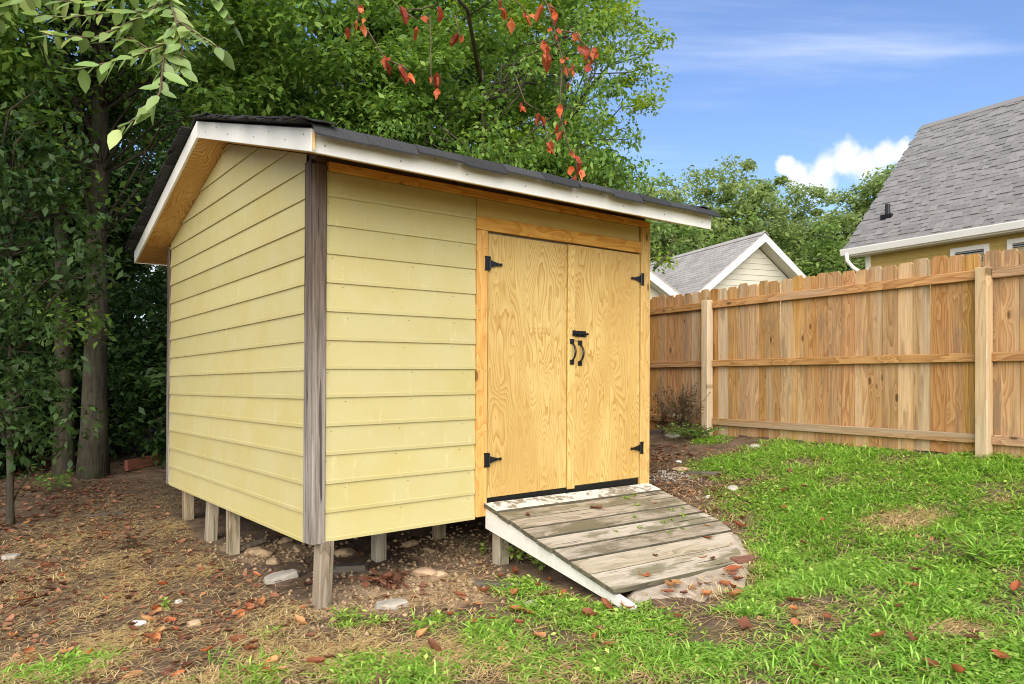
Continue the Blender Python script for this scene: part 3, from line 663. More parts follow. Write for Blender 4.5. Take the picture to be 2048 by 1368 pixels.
for j in range(NL+1):
    t = j/NL
    for p in ring:
        q = cc_.lerp(p, t); 
        qs = SI @ q; z = pad_z(qs.x, -qs.y)-(.05 if j == NL else 0)+float(vnoise(q.x, q.y, 12, 66)-.5)*.012
        vv.append((q.x, q.y, z))
for j in range(NL):
    for i in range(nr_): ff.append((j*nr_+i, j*nr_+(i+1) % nr_, (j+1)*nr_+(i+1) % nr_, (j+1)*nr_+i))
tag(mk('concrete_pad', vv, ff, M['concrete'], None, True), 'rough concrete pad poured at the foot of the ramp', 'concrete pad')

# ------------------------------------------------------------------ fence
FP1 = Vector((4.07, 6.24, 0)); FP2 = Vector((2.426, 8.90, 0)); fd = (FP2-FP1).normalized(); FS = (FP2-FP1).length
fyaw = math.atan2(fd.y, fd.x)
fence = thing('wooden_fence', 'tan dog-eared wooden privacy fence along the right of the yard', 'fence', (FP1.x, FP1.y, .78), fyaw)
# local x runs away from the camera; camera side is local +y
def fbox(name, mat, x0, x1, y0, y1, z0, z1, bv=.004): return bev(MB().box(x0, x1, y0, y1, z0-.78, z1-.78).build(name, mat, fence), bv)
pk = MB().prism([(-.073, .0), (.073, .0), (.073, 1.735), (.048, 1.77), (-.048, 1.77), (-.073, 1.735)], (-.018, 0), lambda p, e: (p[0], e, p[1]))
pkm = bpy.data.meshes.new('picket'); pkm.from_pydata(pk.v, [], pk.f); pkm.materials.append(M['fence']); rs = random.Random(9)
x = -2.1; k = 0
while x < FS*2.35:
    place('picket', pkm, fence, loc=(x, rs.uniform(-.004, 0), -.005+rs.uniform(-.018, .012)-max(0, x-FS)*.003), rot=(rs.uniform(-.004, .004), rs.uniform(-.006, .006), 0)); x += .148; k += 1
for i in range(-1, 3):
    if i > 1: xx = FS*i
    else: xx = FS*i
    if i >= 0: fbox('fence_post', M['fpost'], xx-.05, xx+.05, .012, .112, .55, 2.40 if i else 2.395, .006)
    x0, x1 = xx+.052, xx+FS-.052
    if i == -1: x0 = -2.15
    if i == 2: x1 = xx+.9
    for (za, zb) in ((2.30, 2.385), (1.594, 1.672), (.89, .972)):
        fbox('fence_rail', M['rail'], x0, x1, .003, .041, za, zb)

# ------------------------------------------------------------------ big house (right)
HD = 17.; HC = Vector(((1690-1024)/F_PX*HD, HD, 0)); HZ = CAMZ+(HOR-500)/F_PX*HD
he = Vector((.528, -.849, 0)); hn = Vector((.849, .528, 0))      # along the eave towards the camera, and into the house
hyaw = math.atan2(he.y, he.x)
hz0 = float(gz(HC.x, HC.y))
house = thing('yellow_house', 'tan yellow house with steep grey shingled roof beyond the fence', 'house', (HC.x, HC.y, hz0), hyaw)
HM = Matrix.Translation((HC.x, HC.y, hz0)) @ Matrix.Rotation(hyaw, 4, 'Z')
# local x along the eave, local y = into house (he rotated +90deg is (.849,.528))
HRUN, HRISE, HLEN = 3.28, 3.485, 9.5
ez = HZ-hz0
def hbox(name, mat, x0, x1, y0, y1, z0, z1, par=None, bv=0):
    o = MB().box(x0, x1, y0, y1, z0, z1).build(name, mat, par or house); return bev(o, bv) if bv else o
WY = .35
wallp = [(WY, -.3), (2*HRUN-WY, -.3), (2*HRUN-WY, ez+.2), (HRUN, ez+HRISE-.3), (WY, ez+.2)]
MB().prism(wallp, (.32, HLEN-.3), lambda p, e: (e, p[0], p[1])).build('wall', M['tan'], house)
k = 0; z = .35
while z < ez-.05:
    pr = [(-.018, z), (-.018, z+.004), (-.006, z+.188), (-.001, z+.188), (-.001, z)]
    MB().prism(pr, (.42, HLEN-.4), lambda p, e: (e, WY+p[0], p[1])).build('siding_board', M['tan'], house); z += .18
hbox('corner_trim', M['gutter'], .30, .42, WY-.022, WY+.1, 0, ez-.05, bv=.004)
roof = MB()
pitch = math.atan2(HRISE, HRUN); RL = math.hypot(HRUN, HRISE)
# roof deck
rd = MB().prism([(0, ez-.02), (HRUN, ez+HRISE-.02), (2*HRUN, ez-.02), (2*HRUN, ez-.1), (HRUN, ez+HRISE-.14), (0, ez-.1)], (0, HLEN), lambda p, e: (e, p[0], p[1])).build('roof', M['roof_grey'], house)
sm = []
for i in range(4):
    r_ = random.Random(60+i); wd = (.13, .19, .24, .16)[i]
    b = MB().box(-wd/2, wd/2, -.16, .02, 0, .018+.008*(i % 2)); me = bpy.data.meshes.new('roof_shingle'); me.from_pydata(b.v, [], b.f); me.materials.append(M['roof_grey_o']); sm.append((me, wd))
stf = MB(); cnt = 0; cands = []
for r_ in range(int(RL/.135)):
    s = .10+r_*.135; xx = -.06+(r_ % 3)*.03
    while xx < HLEN:
        me, wd = rs.choice(sm)
        thick = rs.random() < .55
        mw_ = Matrix.Translation((xx+wd/2, s*math.cos(pitch), ez+s*math.sin(pitch)+.0)) @ Matrix.Rotation(pitch-.045, 4, 'X') @ Matrix.Scale(1 if thick else .45, 4, (0, 0, 1))
        wp = HM @ mw_.translation; cands.append((wp.length if abs(wp.x/wp.y) < .71 else 99, me, mw_)); xx += wd+.006
cands.sort(key=lambda c: c[0])
for i, (d_, me, mw_) in enumerate(cands):
    if i < 290 and d_ < 90:
        o = place('roof_shingle', me, rd, mw=mw_)
    else:
        b = len(stf.v); stf.v += [tuple(mw_ @ w_.co) for w_ in me.vertices]; stf.f += [tuple(b+j for j in p_.vertices) for p_ in me.polygons]
me = stf.build('shingle_field', M['roof_grey'], rd, kind='stuff')
MB().prism([(-.16, -.11), (0, .03), (.16, -.11), (.16, -.09), (0, .05), (-.16, -.09)], (-.02, HLEN), lambda p, e: (e, HRUN+p[0], ez+HRISE+p[1]-.02)).build('ridge_cap', M['roof_grey'], rd)
hbox('soffit', M['house_soffit'], .02, HLEN, .0, WY, ez-.16, ez-.14)
hbox('fascia', M['gutter'], .0, HLEN, -.02, .0, ez-.17, ez-.02)
MB().prism([(-.021, -.14), (-.09, -.14), (-.13, -.02), (-.13, .0), (-.118, .0), (-.118, -.015), (-.085, -.12), (-.021, -.12)], (-.05, HLEN), lambda p, e: (e, p[0], ez+p[1])).build('gutter', M['gutter'], house)
dsp = MB().tube([(.10, -.08, ez-.10), (.10, -.07, ez-.26), (.16, .05, ez-.42), (.34, WY-.08, ez-.62), (.36, WY-.07, ez-.8), (.36, WY-.07, .1)], .045, 8).build('downspout', M['gutter'], house, True)
rk = MB().prism([(0, ez-.03), (HRUN, ez+HRISE-.03), (HRUN, ez+HRISE-.22), (0.16, ez-.03)], (-.03, 0), lambda p, e: (e, p[0], p[1])).build('rake_board', M['gutter'], house)
def window(x0, x1, z1, z0):
    f = MB(); t = .09
    f.box(x0, x1, WY-.045, WY-.005, z1-t, z1).box(x0, x1, WY-.045, WY-.005, z0, z0+t).box(x0, x0+t, WY-.044, WY-.005, z0+t, z1-t).box(x1-t, x1, WY-.044, WY-.005, z0+t, z1-t)
    f.box(x0+t, x1-t, WY-.035, WY-.006, (z0+z1)/2-.02, (z0+z1)/2+.02)
    o = f.build('window', M['gutter'], house)
    hbox('pane', M['glass'], x0+t, x1-t, WY-.012, WY-.004, z0+t, z1-t, o)
    for i in range(26):
        zz = z1-t-.01-i*.045
        if zz < z0+t: break
        MB().box(x0+t+.01, x1-t-.01, WY-.020, WY-.014, zz-.020, zz).build('blind_slat', M['blind'], o)
wz = CAMZ+(HOR-482)/F_PX*15.4-hz0
wz = min(wz, ez-.28)
window(2.20, 2.95, wz, wz-1.3); window(3.28, 4.1, wz+.02, wz-1.28); window(6., 6.8, wz, wz-1.3)
vp = HM.inverted() @ at(1748, 440, 17.0)
s_ = 1.0
vpp = Vector((.62, s_*math.cos(pitch), ez+s_*math.sin(pitch)))
MB().tube([vpp-Vector((0, 0, .1)), vpp+Vector((0, 0, .30))], .055, 10).box(vpp.x-.13, vpp.x+.13, vpp.y-.08, vpp.y+.02, vpp.z-.09, vpp.z+.06).build('vent_pipe', M['black'], rd)

# ------------------------------------------------------------------ small pale house
SD = 20.; pk_ = Vector(((1530-1024)/F_PX*SD, SD, 0)); PZ = CAMZ+(HOR-465)/F_PX*SD
sg_ = Vector((.934, .358, 0)); syaw = math.atan2(sg_.y, sg_.x); sz0 = float(gz(pk_.x, pk_.y))
sh = thing('pale_house', 'cream sided house gable with grey roof behind the fence', 'house', (pk_.x, pk_.y, sz0), syaw)
pz = PZ-sz0; HW = 3.1; SSL = .78; ov = .40; LB = 10.
def gz_(q): return pz-abs(q)*SSL
wq = HW-.25; wtop = pz-.26
MB().prism([(-wq, -.4), (wq, -.4), (wq, wtop-wq*SSL), (0, wtop), (-wq, wtop-wq*SSL)], (ov, LB-.3), lambda p, e: (p[0], e, p[1])).build('wall', M['pale'], sh)
z = 2.2-.8; 
while z < wtop-.12:
    hw_ = min(wq, (wtop-z)/SSL)-.02; hw2 = max(.02, min(wq, (wtop-z-.17)/SSL)-.02)
    if hw_ > .06: MB().poly([(-hw_, ov-.022, z), (hw_, ov-.022, z), (hw_, ov-.001, z), (-hw_, ov-.001, z), (-hw2, ov-.006, z+.165), (hw2, ov-.006, z+.165), (hw2, ov-.001, z+.165), (-hw2, ov-.001, z+.165)],
        [(3, 2, 1, 0), (4, 5, 6, 7), (0, 1, 5, 4), (1, 2, 6, 5), (2, 3, 7, 6), (3, 0, 4, 7)]).build('siding_board', M['pale'], sh)
    z += .16
rf = MB().prism([(-HW, gz_(HW)), (0, pz), (HW, gz_(HW)), (HW, gz_(HW)-.06), (0, pz-.07), (-HW, gz_(HW)-.06)], (0, LB), lambda p, e: (p[0], e, p[1])).build('roof', M['roof_small'], sh)
stf = MB(); sp_ = math.atan(SSL); SLN = math.hypot(HW, HW*SSL)
for r_ in range(int(SLN/.14)):
    s = r_*.14; y = .0+(r_ % 2)*.15
    while y < LB-.3:
        q = -(s+.15)*math.cos(sp_); z = pz-(s+.15)*math.sin(sp_)
        q0 = -s*math.cos(sp_); z0 = pz-s*math.sin(sp_)
        t = .016+rs.uniform(-.003, .003)
        stf.poly([(q0, y, z0+.004), (q0, y+.295, z0+.004), (q-.0, y+.295, z+t), (q-.0, y, z+t), (q, y+.295, z-.005), (q, y, z-.005)], [(0, 3, 2, 1), (2, 3, 5, 4)]); y += .30
stf.build('shingle_field', M['roof_small'], rf, kind='stuff')
MB().prism([(-.13, -.08), (0, .03), (.13, -.08), (.13, -.06), (0, .045), (-.13, -.06)], (-.02, LB), lambda p, e: (p[0], e, pz+p[1])).build('ridge_cap', M['roof_small'], rf)
for sgn in (-1, 1):
    MB().prism([(0, pz-.05), (sgn*HW, gz_(HW)-.05), (sgn*HW, gz_(HW)-.25), (0, pz-.25)], (-.03, .0), lambda p, e: (p[0], e, p[1])).build('rake_fascia', M['gutter'], sh)
    MB().prism([(0, pz-.22), (sgn*HW, gz_(HW)-.22), (sgn*HW, gz_(HW)-.235), (0, pz-.235)], (.001, ov-.001), lambda p, e: (p[0], e, p[1])).build('rake_soffit', M['house_soffit'], sh)
# forward wing on the left whose rake shows beside the shed
wp = at(1300, 538, 17.) ; lp = Matrix.Rotation(-syaw, 4, 'Z') @ (wp-Vector((pk_.x, pk_.y, sz0)))
wsl = .63; wq0 = lp.x-2.0; wpz = lp.z+2.0*wsl; wy = lp.y
wing = MB().prism([(wq0-3.0, wpz-3.0*wsl), (wq0, wpz), (wq0+3.1, wpz-3.1*wsl), (wq0+3.1, wpz-3.1*wsl-.08), (wq0, wpz-.09), (wq0-3., wpz-3.*wsl-.08)], (wy, wy+4.6), lambda p, e: (p[0], e, p[1])).build('wing_roof', M['roof_small'], sh)
MB().prism([(wq0-2.8, -.4), (wq0+2.9, -.4), (wq0+2.9, wpz-2.9*wsl-.2), (wq0, wpz-.2), (wq0-2.8, wpz-2.8*wsl-.2)], (wy+.3, wy+4.5), lambda p, e: (p[0], e, p[1])).build('wing_wall', M['pale'], sh)
MB().prism([(wq0, wpz-.08), (wq0+3.1, wpz-3.1*wsl-.08), (wq0+3.1, wpz-3.1*wsl-.26), (wq0, wpz-.26)], (wy-.03, wy), lambda p, e: (p[0], e, p[1])).build('rake_fascia', M['gutter'], sh)
MB().prism([(wq0, wpz-.24), (wq0+3.1, wpz-3.1*wsl-.24), (wq0+3.1, wpz-3.1*wsl-.255), (wq0, wpz-.255)], (wy+.001, wy+.299), lambda p, e: (p[0], e, p[1])).build('rake_soffit', M['house_soffit'], sh)

# ------------------------------------------------------------------ foliage
def leaf_arrays(c, L, wratio=.45, droop=(-1.0, .35), rg=rng, upb=1.0, fold=.12):
    n = len(c); th = rg.random(n)*2*np.pi; ph = droop[0]+(droop[1]-droop[0])*rg.random(n)
    a = np.stack([np.cos(th)*np.cos(ph), np.sin(th)*np.cos(ph), np.sin(ph)], 1)
    up = rg.normal(0, .55, (n, 3)); up[:, 2] += upb
    s = np.cross(a, up); s /= np.linalg.norm(s, axis=1, keepdims=True)+1e-9; nn = np.cross(s, a)
    Ls = (L*(.65+.7*rg.random(n)))[:, None]; W = Ls*wratio
    b = c; m1 = c+a*Ls*.45+s*W*.5+nn*Ls*fold; m2 = c+a*Ls*.45-s*W*.5+nn*Ls*fold; t = c+a*Ls
    v = np.stack([b, m1, t, m2], 1).reshape(-1, 3); f = np.arange(n*4).reshape(n, 4); return v, f
def crown_points(blobs, nclump, per, rc, rg, shell=.55):
    vols = np.array([b[3]*b[4]*b[5] for b in blobs], float); pick = rg.choice(len(blobs), nclump, p=vols/vols.sum())
    B = np.array(blobs, float)[pick]; d = rg.normal(size=(nclump, 3)); d /= np.linalg.norm(d, axis=1, keepdims=True)
    rad = shell+(1-shell)*rg.random(nclump)**.6
    rad = np.where(rg.random(nclump) < .25, rg.random(nclump)*shell, rad)
    cc = B[:, :3]+d*B[:, 3:]*rad[:, None]
    k = np.maximum(3, (per*(.5+rg.random(nclump))).astype(int)); rep = np.repeat(np.arange(nclump), k)
    e = rg.normal(size=(len(rep), 3)); e /= np.linalg.norm(e, axis=1, keepdims=True)+1e-9
    rr = rc*(.55+.9*rg.random(nclump))[rep]*(rg.random(len(rep))**.45)
    pts = cc[rep]+e*rr[:, None]*np.array([1, 1, .6]); return cc, pts
def tree(name, label, x, y, hgt, tr, blobs, nclump, per, rc, L, mat, seed, lean=(0, 0), group=None, limbs=True, cat='tree', fork=False, droop=(-1., .35), fl=1.0):
    rg = np.random.default_rng(seed); z0 = float(gz(x, y)); root = thing(name, label, cat, (x, y, z0), 0, group)
    tb = MB(); r2 = random.Random(seed); pts = []; rad = []; n = 12
    for i in range(n+1):
        t = i/n; pts.append((lean[0]*t+r2.uniform(-.05, .05)*min(1, i)*hgt*.1*t, lean[1]*t+r2.uniform(-.05, .05)*min(1, i)*hgt*.1*t, hgt*t-.15)); rad.append(tr*(1-.72*t)*(1.35 if i == 0 else 1.08 if i == 1 else 1))
    tb.tube(pts, rad, 10)
    bl = [(b[0]-x, b[1]-y, b[2]-z0, b[3], b[4], b[5]) for b in blobs]
    cc, P = crown_points(bl, nclump, per, rc, rg)
    if limbs:
        for c in cc[::4 if nclump > 120 else 2]:
            zt = max(.15*hgt, min(.95*hgt, c[2]-.35*math.hypot(c[0], c[1]))); i = min(n-1, int(zt/hgt*n)); a = Vector(pts[i]); b = Vector(c)
            if (b-a).length > 7: continue
            mid = a.lerp(b, .5)+Vector((r2.uniform(-.3, .3), r2.uniform(-.3, .3), r2.uniform(.02, .22)*(b-a).length))
            tb.tube([a, a.lerp(mid, .5)+Vector((r2.uniform(-.15, .15), r2.uniform(-.1, .1), r2.uniform(-.1, .1))), mid, mid.lerp(b, .55)+Vector((r2.uniform(-.15, .15), r2.uniform(-.1, .1), r2.uniform(-.1, .1))), b], [max(.012, rad[i]*.28), max(.01, rad[i]*.2), .014, .010, .005], 4, False)
    tb.build('trunk', M['bark'], root, True)
    v, f = leaf_arrays(P, L, .48, droop, rg, fl); mk('crown', v, f, mat, root, False, 'stuff')
    return root
# wood edge behind and left of the shed
tS = tree('added_shade_tree', 'tree added out of view to shade the wood, its leafy limb hanging into the top left of the picture', -6.9, 3.5, 8.0, .2, [(-6.2, 3.4, 6.6, 2.0, 2.2, 1.5), (-5.2, 4.4, 7.6, 1.4, 1.5, .9)], 110, 120, .5, .13, M['leafA'], 60)  # crown out of view, added to shade the wood and dirt at left
tA = tree('broadleaf_tree', 'tall double-stemmed woodland tree with thick grey trunk left of the shed', -5.32, 9.25, 9.5, .155, [(-4.9, 8.6, 6.4, 3.0, 2.2, 2.0), (-6.2, 8.0, 4.6, 1.6, 1.2, 1.1), (-3.2, 8.8, 5.4, 1.5, 1.2, 1.1), (-4.6, 7.4, 5.4, 1.8, 1.0, 1.0), (-5.2, 8.7, 3.6, 1.1, .4, .8), (-5.6, 8.6, 2.3, .8, .3, .6)], 240, 190, .45, .105, M['leafA'], 1, (.25, -.1))
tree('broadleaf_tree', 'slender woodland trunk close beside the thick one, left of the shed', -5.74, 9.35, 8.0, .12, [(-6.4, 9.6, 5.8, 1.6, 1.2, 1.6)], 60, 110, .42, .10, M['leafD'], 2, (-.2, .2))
tree('broadleaf_tree', 'broad green tree arching over the middle of the shed roof', -1.9, 10.4, 9.5, .2, [(-1.7, 9.6, 6.2, 2.5, 1.7, 2.1), (-2.6, 9.2, 4.6, 1.6, 1.1, .9), (-.3, 9.6, 5.0, 1.4, 1.1, 1.0), (-.9, 9.2, 4.1, 1.5, .9, .6)], 240, 190, .42, .09, M['leafA'], 3)
tree('broadleaf_tree', 'bright yellow-green tree rising behind the right half of the shed roof', .7, 12.4, 10.5, .2, [(.2, 12.0, 7.4, 1.9, 1.5, 2.4), (1.45, 12.0, 7.4, 1.0, 1.0, 1.8), (1.9, 12.0, 5.9, .55, .6, .8), (2.15, 12.0, 6.5, .5, .5, .45), (.5, 11.6, 5.0, 1.3, 1.1, .9), (1.9, 12., 8.6, .5, .6, 1.2)], 185, 120, .34, .085, M['leafB'], 4, (.2, 0))
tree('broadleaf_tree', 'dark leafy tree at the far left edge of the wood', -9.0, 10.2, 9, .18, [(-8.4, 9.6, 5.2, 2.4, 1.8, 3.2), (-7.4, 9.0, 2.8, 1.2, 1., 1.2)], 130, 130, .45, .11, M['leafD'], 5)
for i, (x, y, lb, bl) in enumerate([
    (-8.2, 14.2, 'shaded tree deep in the wood behind the thick trunk', [(-8, 14, 4.5, 2.8, 1.8, 4.2)]), (-4.2, 14.0, 'shaded tree deep in the wood just left of the shed roof peak', [(-4.0, 13.6, 4.2, 2.6, 1.6, 4.0)]),
    (-.6, 15.5, 'tree in the second row of the wood behind the shed ridge', [(-.6, 15, 5.2, 2.8, 1.6, 4.5)]), (-13, 15, 'shaded tree deep in the wood at the left picture edge', [(-12.5, 15, 5, 3, 2, 4.6)])]):
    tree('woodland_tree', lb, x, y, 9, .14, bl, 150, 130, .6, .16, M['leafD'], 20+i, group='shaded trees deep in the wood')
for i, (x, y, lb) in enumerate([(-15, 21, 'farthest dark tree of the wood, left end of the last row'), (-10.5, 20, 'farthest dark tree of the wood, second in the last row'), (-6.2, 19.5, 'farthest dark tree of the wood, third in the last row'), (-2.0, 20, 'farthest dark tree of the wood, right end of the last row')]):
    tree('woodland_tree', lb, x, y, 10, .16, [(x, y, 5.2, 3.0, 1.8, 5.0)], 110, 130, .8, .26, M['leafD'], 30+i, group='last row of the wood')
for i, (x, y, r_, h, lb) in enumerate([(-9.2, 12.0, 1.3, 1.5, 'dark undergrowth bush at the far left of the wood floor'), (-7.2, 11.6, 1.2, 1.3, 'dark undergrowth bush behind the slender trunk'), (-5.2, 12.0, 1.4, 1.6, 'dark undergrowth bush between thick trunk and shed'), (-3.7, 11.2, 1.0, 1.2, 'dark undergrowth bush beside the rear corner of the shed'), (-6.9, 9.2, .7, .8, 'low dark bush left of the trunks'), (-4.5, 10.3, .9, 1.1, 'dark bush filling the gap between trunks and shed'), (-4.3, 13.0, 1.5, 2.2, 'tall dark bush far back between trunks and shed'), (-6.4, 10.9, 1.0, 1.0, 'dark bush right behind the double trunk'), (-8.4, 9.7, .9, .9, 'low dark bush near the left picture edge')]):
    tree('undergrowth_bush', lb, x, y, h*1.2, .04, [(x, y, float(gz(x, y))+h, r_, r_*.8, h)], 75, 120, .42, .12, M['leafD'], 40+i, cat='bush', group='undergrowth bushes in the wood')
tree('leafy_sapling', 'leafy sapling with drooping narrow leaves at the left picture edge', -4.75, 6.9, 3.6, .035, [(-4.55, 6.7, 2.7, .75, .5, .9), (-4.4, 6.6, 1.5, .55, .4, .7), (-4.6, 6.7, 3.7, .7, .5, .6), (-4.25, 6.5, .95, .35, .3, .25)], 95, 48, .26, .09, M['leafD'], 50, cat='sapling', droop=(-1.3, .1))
# vine-covered mass right above the shed ridge
tree('trumpet_vine', 'tangled green vine mass hanging just above the shed ridge', -.35, 8.9, 5.0, .05, [(-1.2, 8.7, 4.0, 1.5, .6, .7), (.4, 8.9, 4.1, 1.1, .6, .75), (1.05, 9.2, 3.95, .7, .5, .6), (.75, 8.8, 5.2, .8, .5, .7)], 110, 95, .32, .075, M['leafA'], 51, cat='vine', droop=(-1.4, .1))
# tree line beyond the houses
ft = [(1215, 345, 34, 2.2), (1275, 352, 38, 2.4), (1345, 352, 36, 2.6), (1405, 335, 40, 2.8), (1455, 312, 38, 2.6), (1510, 308, 37, 2.6), (1560, 345, 42, 2.5), (1620, 360, 40, 2.6), (1675, 345, 37, 2.5), (1735, 318, 36, 2.6), (1795, 330, 40, 2.6), (1860, 340, 38, 2.6), (1500, 420, 31, 2.6), (1640, 430, 30, 2.4), (1350, 420, 30, 2.3)]
fl_ = ['pale crown just right of the shed roof corner', 'rounded crown above the shed fascia end', 'second rounded crown right of the shed roof', 'crown left of the tallest pair', 'tallest crown above the cream house', 'tall crown right above the cream gable', 'lower crown left of the white cloud', 'low crown below the white cloud', 'crown directly under the cloud', 'thin-topped crown beside the steep grey roof', 'crown half hidden by the steep grey roof', 'crown hidden behind the steep grey roof slope', 'nearer darker tree behind the cream gable', 'nearer darker tree between the two houses', 'nearer darker tree behind the cream house roof']
for i, (px, py, D, r_) in enumerate(ft):
    t = at(px, py, D); zt = t.z; near = i >= 12
    bl = [(t.x, D, zt-r_*.9, r_*.62, r_*.7, r_*.85), (t.x-.5, D, zt-r_*2.0, r_*.95, r_*.8, r_*1.1), (t.x+.4, D-.5, zt-r_*3.0, r_*1.05, r_*.8, r_*1.2), (t.x+r_*.5, D, zt-r_*1.5, r_*.6, r_*.5, r_*.7), (t.x-r_*.55, D+.4, zt-r_*1.6, r_*.55, r_*.5, r_*.7)]
    tree('background_tree', fl_[i]+' in the far tree line', t.x, D, zt*.66, .2, bl, 125, 105, .62, .25, M['leafG'] if near else M['leafF'], 70+i, group='tree line beyond the houses')

# overhanging limb of the added shade tree with large near leaves
limb = MB()
def P3(px, py, D): return at(px, py, D)
base = Vector((-6.6, 3.5, 5.2)); hub = P3(340, -90, 3.3)
limb.tube([base, Vector((-5.2, 3.5, 5.0)), Vector((-3.4, 3.4, 4.2)), hub], [.06, .045, .028, .012], 6)
tw = [[(340, -90, 3.3), (335, -10, 3.2), (300, 22, 3.15), (220, 25, 3.1), (140, 35, 3.05), (70, 30, 3.0)], [(335, -10, 3.2), (352, 40, 3.1), (330, 85, 3.05), (270, 112, 3.0), (205, 128, 2.95), (150, 140, 2.95)],
      [(352, 40, 3.1), (385, 62, 3.05), (420, 85, 3.0), (447, 102, 3.0)], [(330, 85, 3.05), (325, 140, 3.0), (320, 185, 2.95), (300, 215, 2.95), (265, 240, 2.92), (232, 262, 2.9)],
      [(340, -90, 3.3), (420, -30, 3.3), (450, 25, 3.3), (470, 55, 3.3)], [(300, 22, 3.15), (240, 55, 3.1), (190, 75, 3.05), (130, 72, 3.0), (85, 68, 3.0)], [(335, -10, 3.2), (280, -15, 3.2), (190, 5, 3.2), (110, 2, 3.2)],
      [(352, 40, 3.1), (365, 100, 3.05), (360, 150, 3.05)], [(340, -90, 3.3), (250, -60, 3.4), (120, -40, 3.4), (20, 10, 3.5), (-20, 60, 3.5)], [(330, 85, 3.05), (300, 100, 3.1), (262, 75, 3.1), (225, 85, 3.1)]]
leafp = [(0, 0, 0), (.16, .17, .02), (.42, .245, .035), (.72, .16, .02), (1, 0, -.03), (.72, -.16, .02), (.42, -.245, .035), (.16, -.17, .02), (.3, 0, -.01), (.65, 0, -.012)]
leaff = [(0, 1, 8), (1, 2, 8), (2, 9, 8), (2, 3, 9), (3, 4, 9), (4, 5, 9), (5, 6, 9), (6, 8, 9), (6, 7, 8), (7, 0, 8)]
nlm = []
for i in range(4):
    r_ = random.Random(80+i); c = .10*(i-1); me = bpy.data.meshes.new('leaf'); me.from_pydata([(a*.108, b*.10*(1+.1*r_.uniform(-1, 1)), (zz+c*a*a)*.09) for a, b, zz in leafp], [], leaff); me.materials.append(M['leafN'])
    me.polygons.foreach_set('use_smooth', [True]*len(me.polygons)); nlm.append(me)
rs = random.Random(21); lo = None; lv = []
for pl in tw:
    pts = [P3(*q) for q in pl]; limb.tube(pts, [.006-.004*i/len(pts) for i in range(len(pts))], 5)
    for i in range(1, len(pts)):
        a, b = pts[i-1], pts[i]; n = max(1, int((b-a).length/.021))
        for k in range(n): lv.append((a.lerp(b, (k+.5)/n), (b-a).normalized(), k))
lo = limb.build('overhanging_limb', M['twig'], tS, True); lo.location = -tS.location
for (p, d, k) in lv:
    if p.z > 1.45+(757+60)/F_PX*p.y: continue
    side = Vector((d.y, -d.x, 0)) if abs(d.z) < .95 else Vector((1, 0, 0)); side.normalize()
    ax = (d*rs.uniform(.2, .8)+side*(1 if k % 2 else -1)*rs.uniform(.5, 1)+Vector((0, 0, rs.uniform(-.75, -.1)))).normalized()
    nrm = (Vector((rs.uniform(-.6, .6), rs.uniform(-1.2, -.1), .9))).normalized(); yv = nrm.cross(ax).normalized(); zv = ax.cross(yv)
    s = rs.uniform(.62, 1.08); m3 = Matrix((ax*s, yv*s, zv*s)).transposed().to_4x4()
    place('leaf', rs.choice(nlm), lo, mw=Matrix.Translation(p) @ m3)
# rust-coloured dead leaves on a thin hanging limb above the roof
vine = next(o for o in bpy.data.objects if o.name.startswith('trumpet_vine')); vl = vine.location
dead = MB(); dl_ = []
rows = [[(690, -20, 6.2), (715, 10, 6.2), (718, 35, 6.2), (700, 60, 6.2)], [(760, -30, 6.2), (800, 20, 6.2), (842, 18, 6.2), (870, 10, 6.2)], [(800, 20, 6.2), (835, 40, 6.2)], [(735, 60, 6.3), (770, 118, 6.3), (800, 130, 6.3), (818, 142, 6.3)],
        [(980, -20, 6.4), (1005, 12, 6.4), (1015, 25, 6.4)], [(1000, -30, 6.4), (1050, 20, 6.4), (1056, 38, 6.4)], [(1080, -10, 6.4), (1095, 10, 6.4), (1110, 18, 6.4)], [(1095, 10, 6.4), (1110, 60, 6.4), (1090, 85, 6.4), (1092, 105, 6.4)],
        [(1110, 60, 6.4), (1150, 65, 6.4), (1165, 85, 6.4), (1182, 100, 6.4), (1178, 118, 6.4)], [(1110, 60, 6.4), (1125, 120, 6.4), (1135, 135, 6.4), (1140, 160, 6.4)], [(1125, 120, 6.4), (1120, 200, 6.4), (1125, 235, 6.4), (1122, 250, 6.4)],
        [(860, 30, 6.6), (862, 150, 6.6), (868, 170, 6.6)], [(1030, 150, 6.8), (1050, 205, 6.8), (1075, 220, 6.8)], [(1120, 235, 6.8), (1140, 300, 6.8), (1152, 320, 6.8), (1154, 345, 6.8)], [(910, 30, 6.5), (918, 70, 6.5), (925, 75, 6.5)], [(1090, 250, 7), (1098, 290, 7), (1100, 294, 7)], [(1180, 118, 6.4), (1190, 110, 6.4)]]
top = Vector((-.35, 8.9, 6.2))
dead.tube([Vector((-.35, 8.95, 4.9)), Vector((-.5, 8.2, 5.6)), at(880, -40, 6.4), at(1100, -20, 6.4)], [.03, .022, .014, .01], 5); dead.tube([at(880, -40, 6.4), at(700, -30, 6.2)], [.012, .008], 5)
deadm = []
for i in range(7):
    rj = random.Random(300+i); me = bpy.data.meshes.new('dead_leaf'); me.from_pydata([(a*.125*rj.uniform(.85, 1.1), b*.13*rj.uniform(.6, 1.3), (zz*2+(.9*abs(b)+.5*a*a)*(.5+.35*(i % 4))*(1 if i % 2 else -1)+rj.uniform(-.12, .12))*.13) for a, b, zz in leafp], [], leaff); me.materials.append(M['leafR']); deadm.append(me)
for pl in rows:
    pts = [P3(*q) for q in pl]; dead.tube(pts, .0065, 4)
    for p in pts[1:]:
        for k in range(rs.choice((1, 2, 3, 3))): dl_.append(p)
do = dead.build('hanging_stem', M['twig'], vine, True); do.location = -vl
